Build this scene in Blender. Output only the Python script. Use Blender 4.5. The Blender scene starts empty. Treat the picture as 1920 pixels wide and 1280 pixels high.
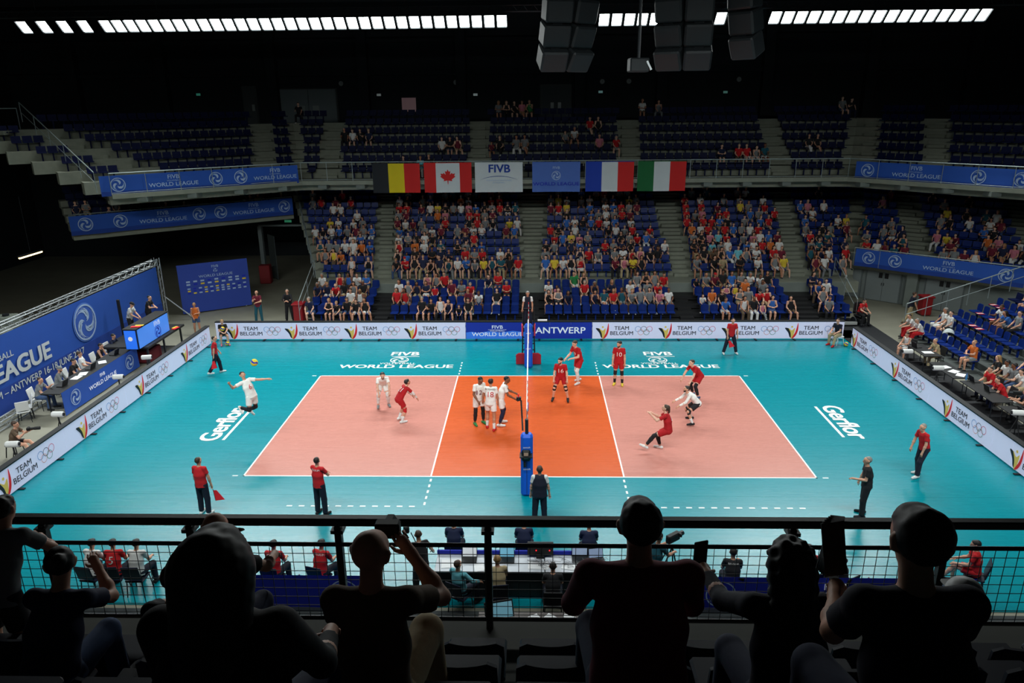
import bpy, math, random
import numpy as np
from mathutils import Vector, Matrix
S = bpy.context.scene
# ---------------------------------------------------------------- camera, world, exposure
cam_d = bpy.data.cameras.new('camera'); CAM = bpy.data.objects.new('camera', cam_d); S.collection.objects.link(CAM)
cam_d.sensor_width = 36; cam_d.lens = 1380.76*36/1920; cam_d.clip_start = .1; cam_d.clip_end = 200
def _cam(yaw, pitch, roll):
    cy, sy, cp, sp = math.cos(yaw), math.sin(yaw), math.cos(pitch), math.sin(pitch)
    f = Vector((sy*cp, cy*cp, -sp)); r = Vector((cy, -sy, 0)); u = r.cross(f)
    cr, sr = math.cos(roll), math.sin(roll)
    r, u = cr*r+sr*u, -sr*r+cr*u
    return Matrix((r, u, -f)).transposed().to_4x4()
CAM.matrix_world = Matrix.Translation((.1532, -25.117, 11.177)) @ _cam(-.02842, .31441, -.009882)
S.camera = CAM
W = bpy.data.worlds.new('ambient_fill'); S.world = W; W.use_nodes = True  # dim teal ambient fill, added to lift the dark walls and upper stand
W.node_tree.nodes['Background'].inputs[0].default_value = (.25, .5, .55, 1)
W.node_tree.nodes['Background'].inputs[1].default_value = .007
S.view_settings.view_transform = 'Standard'; S.view_settings.look = 'None'
S.view_settings.exposure = EXPOSURE = 0.0; S.view_settings.gamma = 1
S.cycles.use_denoising = True
S.cycles.max_bounces = 5; S.cycles.diffuse_bounces = 3; S.cycles.glossy_bounces = 3
LAMP_FAR, LAMP_NEAR = 62, 49          # watts of one floodlight in each row
SPREAD_FAR, SPREAD_NEAR = math.radians(110), math.radians(92)
# ---------------------------------------------------------------- helpers
COL = S.collection
def lin(c): return tuple((x/255/12.92 if x <= 10 else ((x/255+.055)/1.055)**2.4) for x in c)
_M = {}
def mat(name, rgb, rough=.7, metal=0, emit=0, noise=0, nscale=6, bump=0, spec=None, stretch=None):
    if name in _M: return _M[name]
    m = bpy.data.materials.new(name); m.use_nodes = True; nt = m.node_tree; b = nt.nodes['Principled BSDF']
    c = lin(rgb); b.inputs['Base Color'].default_value = (*c, 1)
    b.inputs['Roughness'].default_value = rough; b.inputs['Metallic'].default_value = metal
    if spec is not None: b.inputs['Specular IOR Level'].default_value = spec
    if emit: b.inputs['Emission Color'].default_value = (*c, 1); b.inputs['Emission Strength'].default_value = emit
    if noise or bump:
        tc = nt.nodes.new('ShaderNodeTexCoord'); n = nt.nodes.new('ShaderNodeTexNoise'); n.inputs['Scale'].default_value = nscale; n.inputs['Detail'].default_value = 5
        mp = nt.nodes.new('ShaderNodeMapping'); nt.links.new(tc.outputs['Object'], mp.inputs[0]); nt.links.new(mp.outputs[0], n.inputs['Vector'])
        if stretch: mp.inputs['Scale'].default_value = stretch
        if noise:
            r = nt.nodes.new('ShaderNodeMapRange'); r.inputs[3].default_value = 1-noise; r.inputs[4].default_value = 1+noise
            x = nt.nodes.new('ShaderNodeMix'); x.data_type = 'RGBA'; x.blend_type = 'MULTIPLY'; x.inputs[0].default_value = 1; x.inputs[6].default_value = (*c, 1)
            nt.links.new(n.outputs[0], r.inputs[0]); nt.links.new(r.outputs[0], x.inputs[7]); nt.links.new(x.outputs[2], b.inputs['Base Color'])
            if emit: nt.links.new(x.outputs[2], b.inputs['Emission Color'])
        if bump:
            bp = nt.nodes.new('ShaderNodeBump'); bp.inputs['Strength'].default_value = bump; bp.inputs['Distance'].default_value = .01
            nt.links.new(n.outputs[0], bp.inputs['Height']); nt.links.new(bp.outputs[0], b.inputs['Normal'])
    _M[name] = m; return m
def tag(o, label=None, cat=None, group=None, kind=None):
    if label: o['label'] = label
    if cat: o['category'] = cat
    if group: o['group'] = group
    if kind: o['kind'] = kind
    return o
def obj(name, me, parent=None, loc=None, rz=None):
    o = bpy.data.objects.new(name, me); COL.objects.link(o)
    if parent: o.parent = parent
    if loc is not None: o.location = loc
    if rz is not None: o.rotation_euler = (0, 0, rz)
    return o
def empty(name, loc=(0, 0, 0), rz=0, label=None, cat=None, group=None):
    o = obj(name, None, None, loc, rz); o.empty_display_size = .1; return tag(o, label, cat, group)
class MB:
    def __init__(s): s.v, s.f, s.m, s.mi = [], [], [], 0
    def add(s, vs, fs):
        n = len(s.v); s.v += [tuple(v) for v in vs]; s.f += [tuple(i+n for i in f) for f in fs]; s.m += [s.mi]*len(fs); return s
    def box(s, c, d, R=None, taper=1.0):
        hx, hy, hz = d[0]/2, d[1]/2, d[2]/2; vs = []
        for z in (-1, 1):
            k = taper if z > 0 else 1
            for x, y in ((-1, -1), (1, -1), (1, 1), (-1, 1)):
                v = Vector((x*hx*k, y*hy*k, z*hz)); v = R @ v if R else v; vs.append(v+Vector(c))
        return s.add(vs, [(3, 2, 1, 0), (4, 5, 6, 7), (0, 1, 5, 4), (1, 2, 6, 5), (2, 3, 7, 6), (3, 0, 4, 7)])
    def bevel_box(s, c, d, b=.02, R=None):
        # box with chamfered vertical and top edges
        hx, hy, hz = d[0]/2, d[1]/2, d[2]/2
        def ring(k, z): return [(-hx+k, -hy+b, z), (-hx+b, -hy+k, z), (hx-b, -hy+k, z), (hx-k, -hy+b, z), (hx-k, hy-b, z), (hx-b, hy-k, z), (-hx+b, hy-k, z), (-hx+k, hy-b, z)]
        vs = ring(b*.7, -hz)+ring(0, -hz+b)+ring(0, hz-b)+ring(b*.7, hz)
        vs = [(R @ Vector(v) if R else Vector(v))+Vector(c) for v in vs]
        fs = [tuple(range(7, -1, -1)), tuple(range(24, 32))]
        for k in range(3): fs += [(k*8+i, k*8+(i+1) % 8, k*8+8+(i+1) % 8, k*8+8+i) for i in range(8)]
        return s.add(vs, fs)
    def tube(s, a, b, r, r2=None, n=6, cap=True):
        a, b = Vector(a), Vector(b); d = b-a
        if d.length < 1e-6: return s
        r2 = r if r2 is None else r2; q = d.to_track_quat('Z', 'Y')
        vs = [a+q @ Vector((r*math.cos(t), r*math.sin(t), 0)) for t in [2*math.pi*i/n for i in range(n)]]
        vs += [b+q @ Vector((r2*math.cos(t), r2*math.sin(t), 0)) for t in [2*math.pi*i/n for i in range(n)]]
        fs = [(i, (i+1) % n, n+(i+1) % n, n+i) for i in range(n)]
        if cap: fs += [tuple(range(n-1, -1, -1)), tuple(range(n, 2*n))]
        return s.add(vs, fs)
    def path(s, pts, r, n=6):
        for a, b in zip(pts, pts[1:]): s.tube(a, b, r, n=n)
        return s
    def lathe(s, prof, n=16, c=(0, 0, 0), R=None):
        vs = []
        for r, z in prof:
            for i in range(n):
                v = Vector((r*math.cos(2*math.pi*i/n), r*math.sin(2*math.pi*i/n), z)); vs.append((R @ v if R else v)+Vector(c))
        fs = [(k*n+i, k*n+(i+1) % n, k*n+n+(i+1) % n, k*n+n+i) for k in range(len(prof)-1) for i in range(n)]
        return s.add(vs, fs+[tuple(range(n-1, -1, -1)), tuple(range((len(prof)-1)*n, len(prof)*n))])
    def ball(s, c, r, n=10, sc=(1, 1, 1)):
        return s.lathe_sc([(max(1e-4, r*math.sin(math.pi*k/n)), -r*math.cos(math.pi*k/n)) for k in range(n+1)], n+2, c, sc)
    def lathe_sc(s, prof, n, c, sc):
        t = MB().lathe(prof, n); return s.add([(x*sc[0]+c[0], y*sc[1]+c[1], z*sc[2]+c[2]) for x, y, z in t.v], t.f)
    def prism(s, pts, O, X, Y, depth=.004):
        # flat outline pts (2-D) put at O with axes X, Y and given a thickness along X x Y
        O, X, Y = Vector(O), Vector(X).normalized(), Vector(Y).normalized(); N = X.cross(Y); n = len(pts)
        a = [O+X*x+Y*y+N*depth for x, y in pts]; b = [O+X*x+Y*y for x, y in pts]
        ar = sum(pts[i][0]*pts[(i+1) % n][1]-pts[(i+1) % n][0]*pts[i][1] for i in range(n))
        top = tuple(range(n)) if ar > 0 else tuple(range(n-1, -1, -1))
        fs = [top]+[((i, n+i, n+(i+1) % n, (i+1) % n) if ar > 0 else ((i+1) % n, n+(i+1) % n, n+i, i)) for i in range(n)]
        return s.add(a+b, fs)
    def mesh(s, name, mats, smooth=False):
        me = bpy.data.meshes.new(name); me.from_pydata([tuple(v) for v in s.v], [], s.f)
        mats = mats if isinstance(mats, (list, tuple)) else [mats]
        for m in mats: me.materials.append(m)
        if len(mats) > 1: me.polygons.foreach_set('material_index', s.m)
        if smooth: me.polygons.foreach_set('use_smooth', [True]*len(me.polygons))
        me.update(); return me
    def build(s, name, mats, parent=None, loc=None, rz=None, smooth=False):
        return obj(name, s.mesh(name, mats, smooth), parent, loc, rz)
def struct(o): return tag(o, kind='structure')
R2 = lambda d: math.radians(d)
# ---------------------------------------------------------------- flat print: lettering and emblems
_T = {}
def text2d(s, size=1, bold=.02, align='CENTER', sx=1, shear=0, space=1):
    k = (s, size, bold, align, sx, shear, space)
    if k in _T: return _T[k]
    c = bpy.data.curves.new('t', 'FONT'); c.body = s; c.size = size; c.align_x = align; c.align_y = 'CENTER'
    c.shear = shear; c.space_character = space; c.resolution_u = 3; c.fill_mode = 'FRONT'
    o = bpy.data.objects.new('t', c); COL.objects.link(o)
    me = bpy.data.meshes.new_from_object(o.evaluated_get(bpy.context.evaluated_depsgraph_get()))
    vs = [(v.co.x*sx, v.co.y) for v in me.vertices]; fs = [tuple(p.vertices) for p in me.polygons]
    bpy.data.objects.remove(o); bpy.data.curves.remove(c); bpy.data.meshes.remove(me)
    out = []
    for f in fs:
        ar = sum(vs[f[i]][0]*vs[f[(i+1) % len(f)]][1]-vs[f[(i+1) % len(f)]][0]*vs[f[i]][1] for i in range(len(f)))
        out.append(f if ar > 0 else tuple(reversed(f)))
    if bold > .004:                 # heavier strokes: the same outline laid a few times with small shifts
        b = bold*size*.8; n = len(vs); V, F = [], []
        for i, (a, c_) in enumerate(((b, b*.6), (-b, b*.6), (b, -b*.6), (-b, -b*.6), (0, 0))): V += [(x+a, y+c_) for x, y in vs]; F += [tuple(q+i*n for q in f) for f in out]
        _T[k] = (V, F, n); return _T[k]
    _T[k] = (vs, out); return _T[k]
def layer(t, i): return .0009*(i//t[2]) if len(t) > 2 else 0
def finer(t, cuts=3):
    import bmesh
    bm = bmesh.new(); vv = [bm.verts.new((x, y, 0)) for x, y in t[0]]
    for f in t[1]:
        try: bm.faces.new([vv[i] for i in f])
        except ValueError: pass
    bmesh.ops.triangulate(bm, faces=bm.faces[:]); L = max(.001, max(x for x, y in t[0])-min(x for x, y in t[0]))
    for _ in range(cuts):
        e = [e for e in bm.edges if e.calc_length() > .045]
        if not e: break
        bmesh.ops.subdivide_edges(bm, edges=e, cuts=1); bmesh.ops.triangulate(bm, faces=bm.faces[:])
    bm.verts.index_update(); r = ([(v.co.x, v.co.y) for v in bm.verts], [tuple(v.index for v in f.verts) for f in bm.faces]); bm.free(); return r
def put2d(mb, t, O, X, Y, dx=0, dy=0, off=.004):
    O, X, Y = Vector(O), Vector(X).normalized(), Vector(Y).normalized(); N = X.cross(Y)
    mb.add([O+X*(x+dx)+Y*(y+dy)+N*(off+layer(t, i)) for i, (x, y) in enumerate(t[0])], t[1]); return mb
def ring2d(cx, cy, r, w, n=28, sy=1):
    vs = [(cx+rr*math.cos(2*math.pi*i/n), cy+rr*sy*math.sin(2*math.pi*i/n)) for rr in (r-w/2, r+w/2) for i in range(n)]
    return vs, [(i, n+i, n+(i+1) % n, (i+1) % n) for i in range(n)]
def disc2d(cx, cy, r, n=28, sy=1):
    return [(cx+r*math.cos(2*math.pi*i/n), cy+r*sy*math.sin(2*math.pi*i/n)) for i in range(n)], [tuple(range(n))]
def swirl2d(r, cx=0, cy=0, sy=1):
    # the ball emblem: three groups of curved panels turning round a centre
    V, F = [], []
    for g in range(3):
        for j in range(3):
            a0 = 2*math.pi*g/3+j*.42+.3; r1 = r*(.98); ins = [(.12+.12*j)*r, r1]
            n = 9; L = []; Rr = []
            for i in range(n):
                t = i/(n-1); rr = ins[0]+(ins[1]-ins[0])*t; a = a0+1.25*t*t+.25*t
                w = (.15+.02*j)*math.sin(math.pi*min(1, .15+t*.85))+.03
                L.append((cx+rr*math.cos(a-w), cy+sy*rr*math.sin(a-w))); Rr.append((cx+rr*math.cos(a+w), cy+sy*rr*math.sin(a+w)))
            o = len(V); V += L+Rr; F += [(o+i, o+i+1, o+n+i+1, o+n+i) for i in range(n-1)]
    return V, F
def fix2d(t):
    vs, fs = t[:2]; out = []
    for f in fs:
        ar = sum(vs[f[i]][0]*vs[f[(i+1) % len(f)]][1]-vs[f[(i+1) % len(f)]][0]*vs[f[i]][1] for i in range(len(f)))
        out.append(f if ar > 0 else tuple(reversed(f)))
    return (vs, out)+tuple(t[2:])
def leaf_pts(pl, k=6):
    # smooth outline through control points (Catmull-Rom)
    n = len(pl); out = []
    for i in range(n):
        p0, p1, p2, p3 = pl[i-1], pl[i], pl[(i+1) % n], pl[(i+2) % n]
        for j in range(k):
            t = j/k; out.append(tuple(.5*(2*p1[a]+(p2[a]-p0[a])*t+(2*p0[a]-5*p1[a]+4*p2[a]-p3[a])*t*t+(3*p1[a]-p0[a]-3*p2[a]+p3[a])*t**3) for a in (0, 1)))
    return out
# ---------------------------------------------------------------- figures: one continuous skin grown round a posed skeleton
def D(a, b, s=1):
    a, b = math.radians(a), math.radians(b); return np.array([s*math.sin(b), math.sin(a)*math.cos(b), -math.cos(a)*math.cos(b)])
def nrm(v): return v/max(1e-9, np.linalg.norm(v))
def skeleton(p, H=1.85):
    """p: t,r torso lean forward/right; L,R=(thigh a,b,shin a,b); AL,AR=(upper a,b,fore a,b); hy,nod head; tw shoulder twist; pt toes pointed"""
    k = H/1.85; J = {'k': k}; g = lambda q, d=0: p.get(q, d)
    t, r = math.radians(g('t')), math.radians(g('r'))
    u = np.array([math.sin(r), math.sin(t)*math.cos(r), math.cos(t)*math.cos(r)]); P = np.zeros(3)
    tw = math.radians(g('tw')); X = nrm(np.cross(np.array([-math.sin(tw), math.cos(tw), 0]), u)); F = np.cross(u, X)
    t2 = math.radians(g('t')+g('ct', 8)); u2 = nrm(np.array([math.sin(r), math.sin(t2)*math.cos(r), math.cos(t2)*math.cos(r)]))
    C = P+u*.27*k; N = C+u2*.25*k
    J.update(P=P, C=C, N=N, u=u, u2=u2, X=X, F=F)
    w = g('sw', .165)*k
    for s, n in ((-1, 'L'), (1, 'R')):
        sh = N-u2*.045*k+X*s*w; A = g('A'+n, (5, 12, 15, 4)); yaw = Matrix.Rotation(tw, 3, 'Z')
        rot = lambda v: np.array(yaw @ Vector(v))
        ua, fa = rot(D(A[0], A[1], s)), rot(D(A[2], A[3], s))
        el = sh+ua*.285*k; wr = el+fa*.255*k
        hp = P+np.array([s*.092*k, 0, -.02*k]); Lg = g(n, (2, 3, -2, 2)); th, sn = D(Lg[0], Lg[1], s), D(Lg[2], Lg[3], s)
        kn = hp+th*.45*k; an = kn+sn*.43*k
        J.update({'sh'+n: sh, 'el'+n: el, 'wr'+n: wr, 'fa'+n: fa, 'hp'+n: hp, 'kn'+n: kn, 'an'+n: an, 'sn'+n: sn})
        pt = math.radians((Lg[4] if len(Lg) > 4 else g('pt', 0))); ty = math.radians(g('ty', 8)*s)
        J['ft'+n] = np.array([math.sin(ty)*math.cos(pt), math.cos(ty)*math.cos(pt), -math.sin(pt)])
    hd = math.radians(g('t')*.35+g('nod', 0)); hy = math.radians(g('hy')); hr = math.radians(g('hr', g('r')*.3))
    hu = nrm(np.array([math.sin(hr)+math.sin(hy)*-math.sin(hd)*-1, math.sin(hd)*math.cos(hy), math.cos(hd)]))
    f = nrm(np.array([math.sin(hy), math.cos(hy), 0])-hu*np.dot(hu, [math.sin(hy), math.cos(hy), 0])); J['hu'] = hu; J['hf'] = f; J['hs'] = np.cross(f, hu)
    J['H'] = N+nrm(hu+u2)*.165*k
    lo = min(min(J['an'+n][2]-.085*k, (J['an'+n]+J['ft'+n]*.19*k)[2]-.04*k) for n in 'LR')
    dz = -lo if g('z0') is None or g('z0') == 0 else g('z0')
    for q in list(J):
        if q in ('P', 'C', 'N', 'H') or q[:2] in ('sh', 'el', 'wr', 'hp', 'kn', 'an'): J[q] = J[q]+np.array([0, 0, dz])
    J['p'] = p; return J
def cone(a, b, r1, r2=None, ax=None, kx=1): return (np.asarray(a, float), np.asarray(b, float), r1, r1 if r2 is None else r2, ax, kx)
def head_prims(J):
    k, H, u, f, s = J['k'], J['H'], J['hu'], J['hf'], J['hs']
    q = [cone(H+u*.03*k-f*.022*k, H+u*.025*k+f*.022*k, .088*k, .078*k, s, .9), cone(H-u*.02*k+f*.025*k, H-u*.085*k+f*.052*k, .062*k, .034*k, s, 1.0),
         cone(H+f*.088*k+u*.012*k, H+f*.112*k-u*.022*k, .010*k, .016*k), cone(H+f*.082*k-u*.056*k, H+f*.083*k-u*.058*k, .020*k, .02*k, s, 1.3)]
    for e in (-1, 1): q.append(cone(H+s*e*.078*k-u*.02*k-f*.008*k, H+s*e*.086*k+u*.022*k-f*.014*k, .012*k, .016*k))
    return q
def body_prims(J, fine=True, build=1.0):
    k, P, C, N, u, u2, X, F = (J[q] for q in ('k', 'P', 'C', 'N', 'u', 'u2', 'X', 'F')); b = build
    q = [cone(P-u*.02*k, P+u*.1*k, .115*k*b, .10*k*b, X, 1.4), cone(P+u*.1*k, C, .098*k*b, .105*k*b, X, 1.38), cone(C, N-u2*.1*k, .112*k*b, .1*k*b, X, 1.5),
         cone(J['shL'], J['shR'], .052*k), cone(N-u2*.06*k, J['H']-J['hu']*.06*k, .055*k, .05*k)]
    q += head_prims(J)
    for n in 'LR':
        sh, el, wr, fa = (J[a+n] for a in ('sh', 'el', 'wr', 'fa'))
        q += [cone(sh, el, .052*k*b, .038*k), cone(el, el+(wr-el)*.35, .038*k, .041*k), cone(el+(wr-el)*.35, wr, .041*k, .026*k)]
        q.append(cone(wr, wr+fa*.075*k, .027*k, .033*k) if fine else cone(wr, wr+fa*.13*k, .03*k, .026*k))
        hp, kn, an, ft = (J[a+n] for a in ('hp', 'kn', 'an', 'ft'))
        q += [cone(hp, kn, .088*k*b, .056*k), cone(kn, kn+(an-kn)*.35, .054*k, .057*k), cone(kn+(an-kn)*.35, an, .056*k, .036*k),
              cone(an-J['ft'+n]*.05*k+np.array([0, 0, -.045*k]), an+ft*.17*k+np.array([0, 0, -.05*k]), .038*k, .032*k)]
    return q
def sdf_grid(prims, h, clips=(), k=.025, noise=None):
    A = np.array([np.minimum(p[0], p[1])-max(p[2], p[3])*max(1, p[5])-2*h for p in prims]).min(0); B = np.array([np.maximum(p[0], p[1])+max(p[2], p[3])*max(1, p[5])+2*h for p in prims]).max(0)
    n = np.ceil((B-A)/h).astype(int)+1
    G = np.full(n, 9.0, np.float32); xs = [A[i]+h*np.arange(n[i]) for i in range(3)]
    for a, b, r1, r2, ax, kx in prims:
        m = max(r1, r2)*max(1, kx)+3*h+k*1.5; lo = np.floor((np.minimum(a, b)-m-A)/h).astype(int).clip(0); hi = np.minimum(np.ceil((np.maximum(a, b)+m-A)/h).astype(int)+1, n)
        gx, gy, gz = np.meshgrid(*[xs[i][lo[i]:hi[i]] for i in range(3)], indexing='ij', sparse=True)
        dx, dy, dz = gx-a[0], gy-a[1], gz-a[2]; ba = b-a; L = float(ba@ba)
        if ax is not None:
            c = (dx*ax[0]+dy*ax[1]+dz*ax[2])*(1/kx-1); dx, dy, dz = dx+c*ax[0], dy+c*ax[1], dz+c*ax[2]
            ba = ba+ax*(ba@ax)*(1/kx-1); L = float(ba@ba)
        t = np.clip((dx*ba[0]+dy*ba[1]+dz*ba[2])/L, 0, 1) if L > 1e-10 else 0*dx
        d = np.sqrt((dx-ba[0]*t)**2+(dy-ba[1]*t)**2+(dz-ba[2]*t)**2)-(r1+(r2-r1)*t)
        sl = tuple(slice(lo[i], hi[i]) for i in range(3)); g = G[sl]
        hh = np.clip(.5+.5*(g-d)/k, 0, 1); sm = g*(1-hh)+d*hh-k*hh*(1-hh); G[sl] = np.where(g > 5, d, sm)
    gx, gy, gz = np.meshgrid(*xs, indexing='ij', sparse=True)
    for o, nn in clips: G = np.maximum(G, -((gx-o[0])*nn[0]+(gy-o[1])*nn[1]+(gz-o[2])*nn[2]))
    if noise: G = G+noise[0]*(np.sin(gx*noise[1]+1.3)*np.sin(gy*noise[1]*1.1+gz*20)*np.sin(gz*noise[1]*.9))
    return G.astype(np.float32), A
def nets(G, A, h):
    ins = G < 0; V = None
    c = np.zeros(tuple(np.array(G.shape)-1), bool); first = ins[:-1, :-1, :-1]
    for i in (0, 1):
        for j in (0, 1):
            for l in (0, 1): c |= ins[i:i+c.shape[0], j:j+c.shape[1], l:l+c.shape[2]] != first
    I = np.argwhere(c); idx = -np.ones(c.shape, np.int64); idx[c] = np.arange(len(I))
    acc = np.zeros((len(I), 3)); cnt = np.zeros(len(I))
    co = [(i, j, l) for i in (0, 1) for j in (0, 1) for l in (0, 1)]
    for a in range(8):
        for b in range(a+1, 8):
            if sum(abs(co[a][m]-co[b][m]) for m in range(3)) != 1: continue
            va = G[tuple((I+co[a]).T)]; vb = G[tuple((I+co[b]).T)]; s = (va < 0) != (vb < 0)
            t = va[s]/(va[s]-vb[s]); acc[s] += np.array(co[a])+np.outer(t, np.array(co[b])-np.array(co[a])); cnt[s] += 1
    verts = A+h*(I+acc/np.maximum(cnt, 1)[:, None]); Q = []
    for ax in range(3):
        o1, o2 = [m for m in range(3) if m != ax]
        sa = [slice(1, -1)]*3; sa[ax] = slice(0, -1); sb = list(sa); sb[ax] = slice(1, None)
        e = ins[tuple(sa)] != ins[tuple(sb)]; E = np.argwhere(e)
        if not len(E): continue
        off = np.ones(3, int); off[ax] = 0; E = E+off
        inside = ins[tuple(E.T)]
        def cell(d1, d2):
            q = E.copy(); q[:, o1] -= d1; q[:, o2] -= d2; return idx[tuple(q.T)]
        q = np.stack([cell(0, 0), cell(1, 0), cell(1, 1), cell(0, 1)], 1)
        flip = inside if ax != 1 else ~inside
        q[~flip] = q[~flip][:, ::-1]; Q.append(q)
    q = np.concatenate(Q) if Q else np.zeros((0, 4), int)
    return verts, q[(q >= 0).all(1)]
def np_mesh(name, V, Q, mats=(), smooth=True, mi=None):
    me = bpy.data.meshes.new(name); me.vertices.add(len(V)); me.vertices.foreach_set('co', np.asarray(V, np.float32).ravel())
    me.loops.add(Q.size); me.loops.foreach_set('vertex_index', Q.astype(np.int32).ravel())
    me.polygons.add(len(Q)); me.polygons.foreach_set('loop_start', np.arange(0, Q.size, 4, dtype=np.int32))
    if mi is not None: me.polygons.foreach_set('material_index', mi.astype(np.int32))
    me.polygons.foreach_set('use_smooth', np.full(len(Q), smooth))
    for m in mats: me.materials.append(m)
    me.update(calc_edges=True); return me
def blob(prims, h, clips=(), k=.025, noise=None):
    G, A = sdf_grid(prims, h, clips, k, noise); return nets(G, A, h)
def inflate(c, d): return (c[0], c[1], c[2]+d, c[3]+d, c[4], c[5])
def garment(kind, J, build=1.0):
    """list of (prims, clips): every sleeve and leg is its own tube with a clean hem"""
    k, P, C, N, u, u2, X, F = (J[q] for q in ('k', 'P', 'C', 'N', 'u', 'u2', 'X', 'F')); b = build
    torso = [cone(P-u*.09*k, P+u*.06*k, .136*k*b, .124*k*b, X, 1.42), cone(P+u*.06*k, C, .120*k*b, .122*k*b, X, 1.42), cone(C, N-u2*.1*k, .125*k*b, .108*k*b, X, 1.42), cone(N-u2*.075*k, N-u2*.035*k, .07*k, .055*k, X, 1.3)]
    out = []
    def seg(a, c, r1, r2, t0, t1, ext=.2):
        """tube from a to c between t0 and t1 of the limb, cut square"""
        d = c-a; A, B = a+d*t0, a+d*t1; n = nrm(d); cl = []
        if t0 > 0: cl.append((A, n)); A = A-n*.03*k
        cl.append((B, -n)); out.append(([cone(A, B+n*r2*1.2, r1, r2)], cl))
    if kind in ('tee', 'tank', 'long'):
        sh = [cone(J['shL'], J['shR'], .058*k)] if kind != 'tank' else [cone(J['shL']*.78+J['shR']*.22, J['shR']*.78+J['shL']*.22, .056*k)]
        arms = [cone(J['sh'+n], J['sh'+n]+(J['el'+n]-J['sh'+n])*.22, .062*k*b, .06*k) for n in 'LR'] if kind != 'tank' else []
        out.append((torso+sh+arms, [(P-u*.085*k, u)]))
        for n in 'LR':
            if kind == 'tee': seg(J['sh'+n], J['el'+n], .06*k*b, .066*k, 0, .62)
            if kind == 'long': out.append(([cone(J['sh'+n], J['el'+n], .062*k*b, .05*k), cone(J['el'+n], J['wr'+n], .05*k, .038*k)], [(J['wr'+n]-J['fa'+n]*.01*k, -J['fa'+n])]))
    elif kind in ('shorts', 'pants', 'jeans', 'skirt'):
        out.append(([cone(P-u*.05*k, P+u*.06*k, .124*k*b, .114*k*b, X, 1.4)]+[cone(J['hp'+n], J['hp'+n]+(J['kn'+n]-J['hp'+n])*.15, .1*k*b) for n in 'LR'], [(P+u*.1*k, -u)]))
        for n in 'LR':
            hp, kn, an = J['hp'+n], J['kn'+n], J['an'+n]
            if kind in ('shorts', 'skirt'): seg(hp, kn, .103*k*b, .098*k*(1.1 if kind == 'skirt' else 1), 0, .66)
            else:
                r = 1.1 if kind == 'pants' else 1.0
                out.append(([cone(hp, kn, .1*k*b, .076*k*r), cone(kn, an, .074*k*r, .066*k*r)], [(an-(an-kn)*.02, -nrm(an-kn))]))
        if kind == 'skirt': out.append(([cone((J['hpL']+J['hpR'])/2, (J['knL']+J['knR']+J['hpL']+J['hpR'])/4, .11*k, .1*k, X, 1.3)], []))
    elif kind == 'sleeves':
        for n in 'LR': seg(J['sh'+n], J['el'+n], .048*k, .047*k, .6, 1.0); out.append(([cone(J['el'+n], J['wr'+n], .0485*k, .034*k)], [(J['wr'+n], -J['fa'+n])]))
    elif kind == 'kneepad':
        for n in 'LR': out.append(([cone(J['kn'+n]+(J['hp'+n]-J['kn'+n])*.12, J['kn'+n]+(J['an'+n]-J['kn'+n])*.16, .07*k, .066*k)], []))
    elif kind in ('sock', 'legsleeve'):
        for n in 'LR':
            kn, an, hp = J['kn'+n], J['an'+n], J['hp'+n]; m = kn+(an-kn)*.35; nn = nrm(an-kn)
            if kind == 'sock': out.append(([cone(kn+(an-kn)*.5, an, .058*k, .045*k)], [(kn+(an-kn)*.58, nn)]))
            else: out.append(([cone(kn+(hp-kn)*.2, kn, .07*k, .064*k), cone(kn, m, .063*k, .065*k), cone(m, an, .065*k, .046*k)], [(an-nn*.07*k, -nn)]))
    elif kind == 'shoes':
        q = []
        for n in 'LR':
            an, ft = J['an'+n], J['ft'+n]; dn = np.array([0, 0, -.045*k])
            q += [cone(an-ft*.055*k+dn, an+ft*.175*k+dn*1.12, .047*k, .038*k), cone(an+dn*.4, an+ft*.06*k+dn, .047*k, .046*k)]
        out.append((q, []))
    return out
def sewn(kind, J, h, build=1.0, k=.024):
    Vs, Qs, n = [], [], 0
    for pr, cl in garment(kind, J, build):
        v, q = blob(pr, h, cl, k); Vs.append(v); Qs.append(q+n); n += len(v)
    return np.vstack(Vs), np.vstack(Qs)
def hair_prims(style, J):
    k, H, u, f, s = J['k'], J['H'], J['hu'], J['hf'], J['hs']
    q = [cone(H+u*.036*k-f*.028*k, H+u*.04*k+f*.02*k, .096*k, .082*k, s, .92)]; cl = [(H+u*.03*k+f*.02*k, nrm(u*.75-f*.66))]
    if style == 'crop': q = [cone(H+u*.035*k-f*.024*k, H+u*.034*k+f*.014*k, .091*k, .08*k, s, .9)]; cl = [(H+u*.045*k, nrm(u*.6-f*.8))]
    if style in ('long', 'curly'):
        q += [cone(H+u*.02*k-f*.035*k, J['N']-f*.06*k-J['u2']*.04*k, .094*k, .085*k, s, 1.1), cone(J['N']-f*.06*k-J['u2']*.04*k, J['N']-f*.085*k-J['u2']*.16*k, .075*k, .045*k, s, 1.3)]; cl = [(H+f*.012*k+u*.0*k, nrm(u*.45-f*.9))]
    if style == 'bun': q += [cone(H-f*.1*k+u*.06*k, H-f*.12*k+u*.06*k, .045*k)]
    if style == 'pony': q += [cone(H-f*.1*k+u*.03*k, H-f*.135*k-u*.06*k, .035*k, .03*k), cone(H-f*.135*k-u*.06*k, H-f*.12*k-u*.17*k, .03*k, .014*k)]
    if style == 'cap': q = [cone(H+u*.045*k-f*.02*k, H+u*.045*k+f*.015*k, .097*k, .088*k, s, .93), cone(H+u*.045*k+f*.08*k, H+u*.035*k+f*.135*k, .02*k, .016*k, s, 3.2)]; cl = [(H+u*.02*k, u)]
    if style == 'beanie': q = [cone(H+u*.05*k-f*.02*k, H+u*.06*k+f*.01*k, .1*k, .09*k, s, .95)]; cl = [(H+u*.025*k, u)]
    return q, cl
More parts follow.
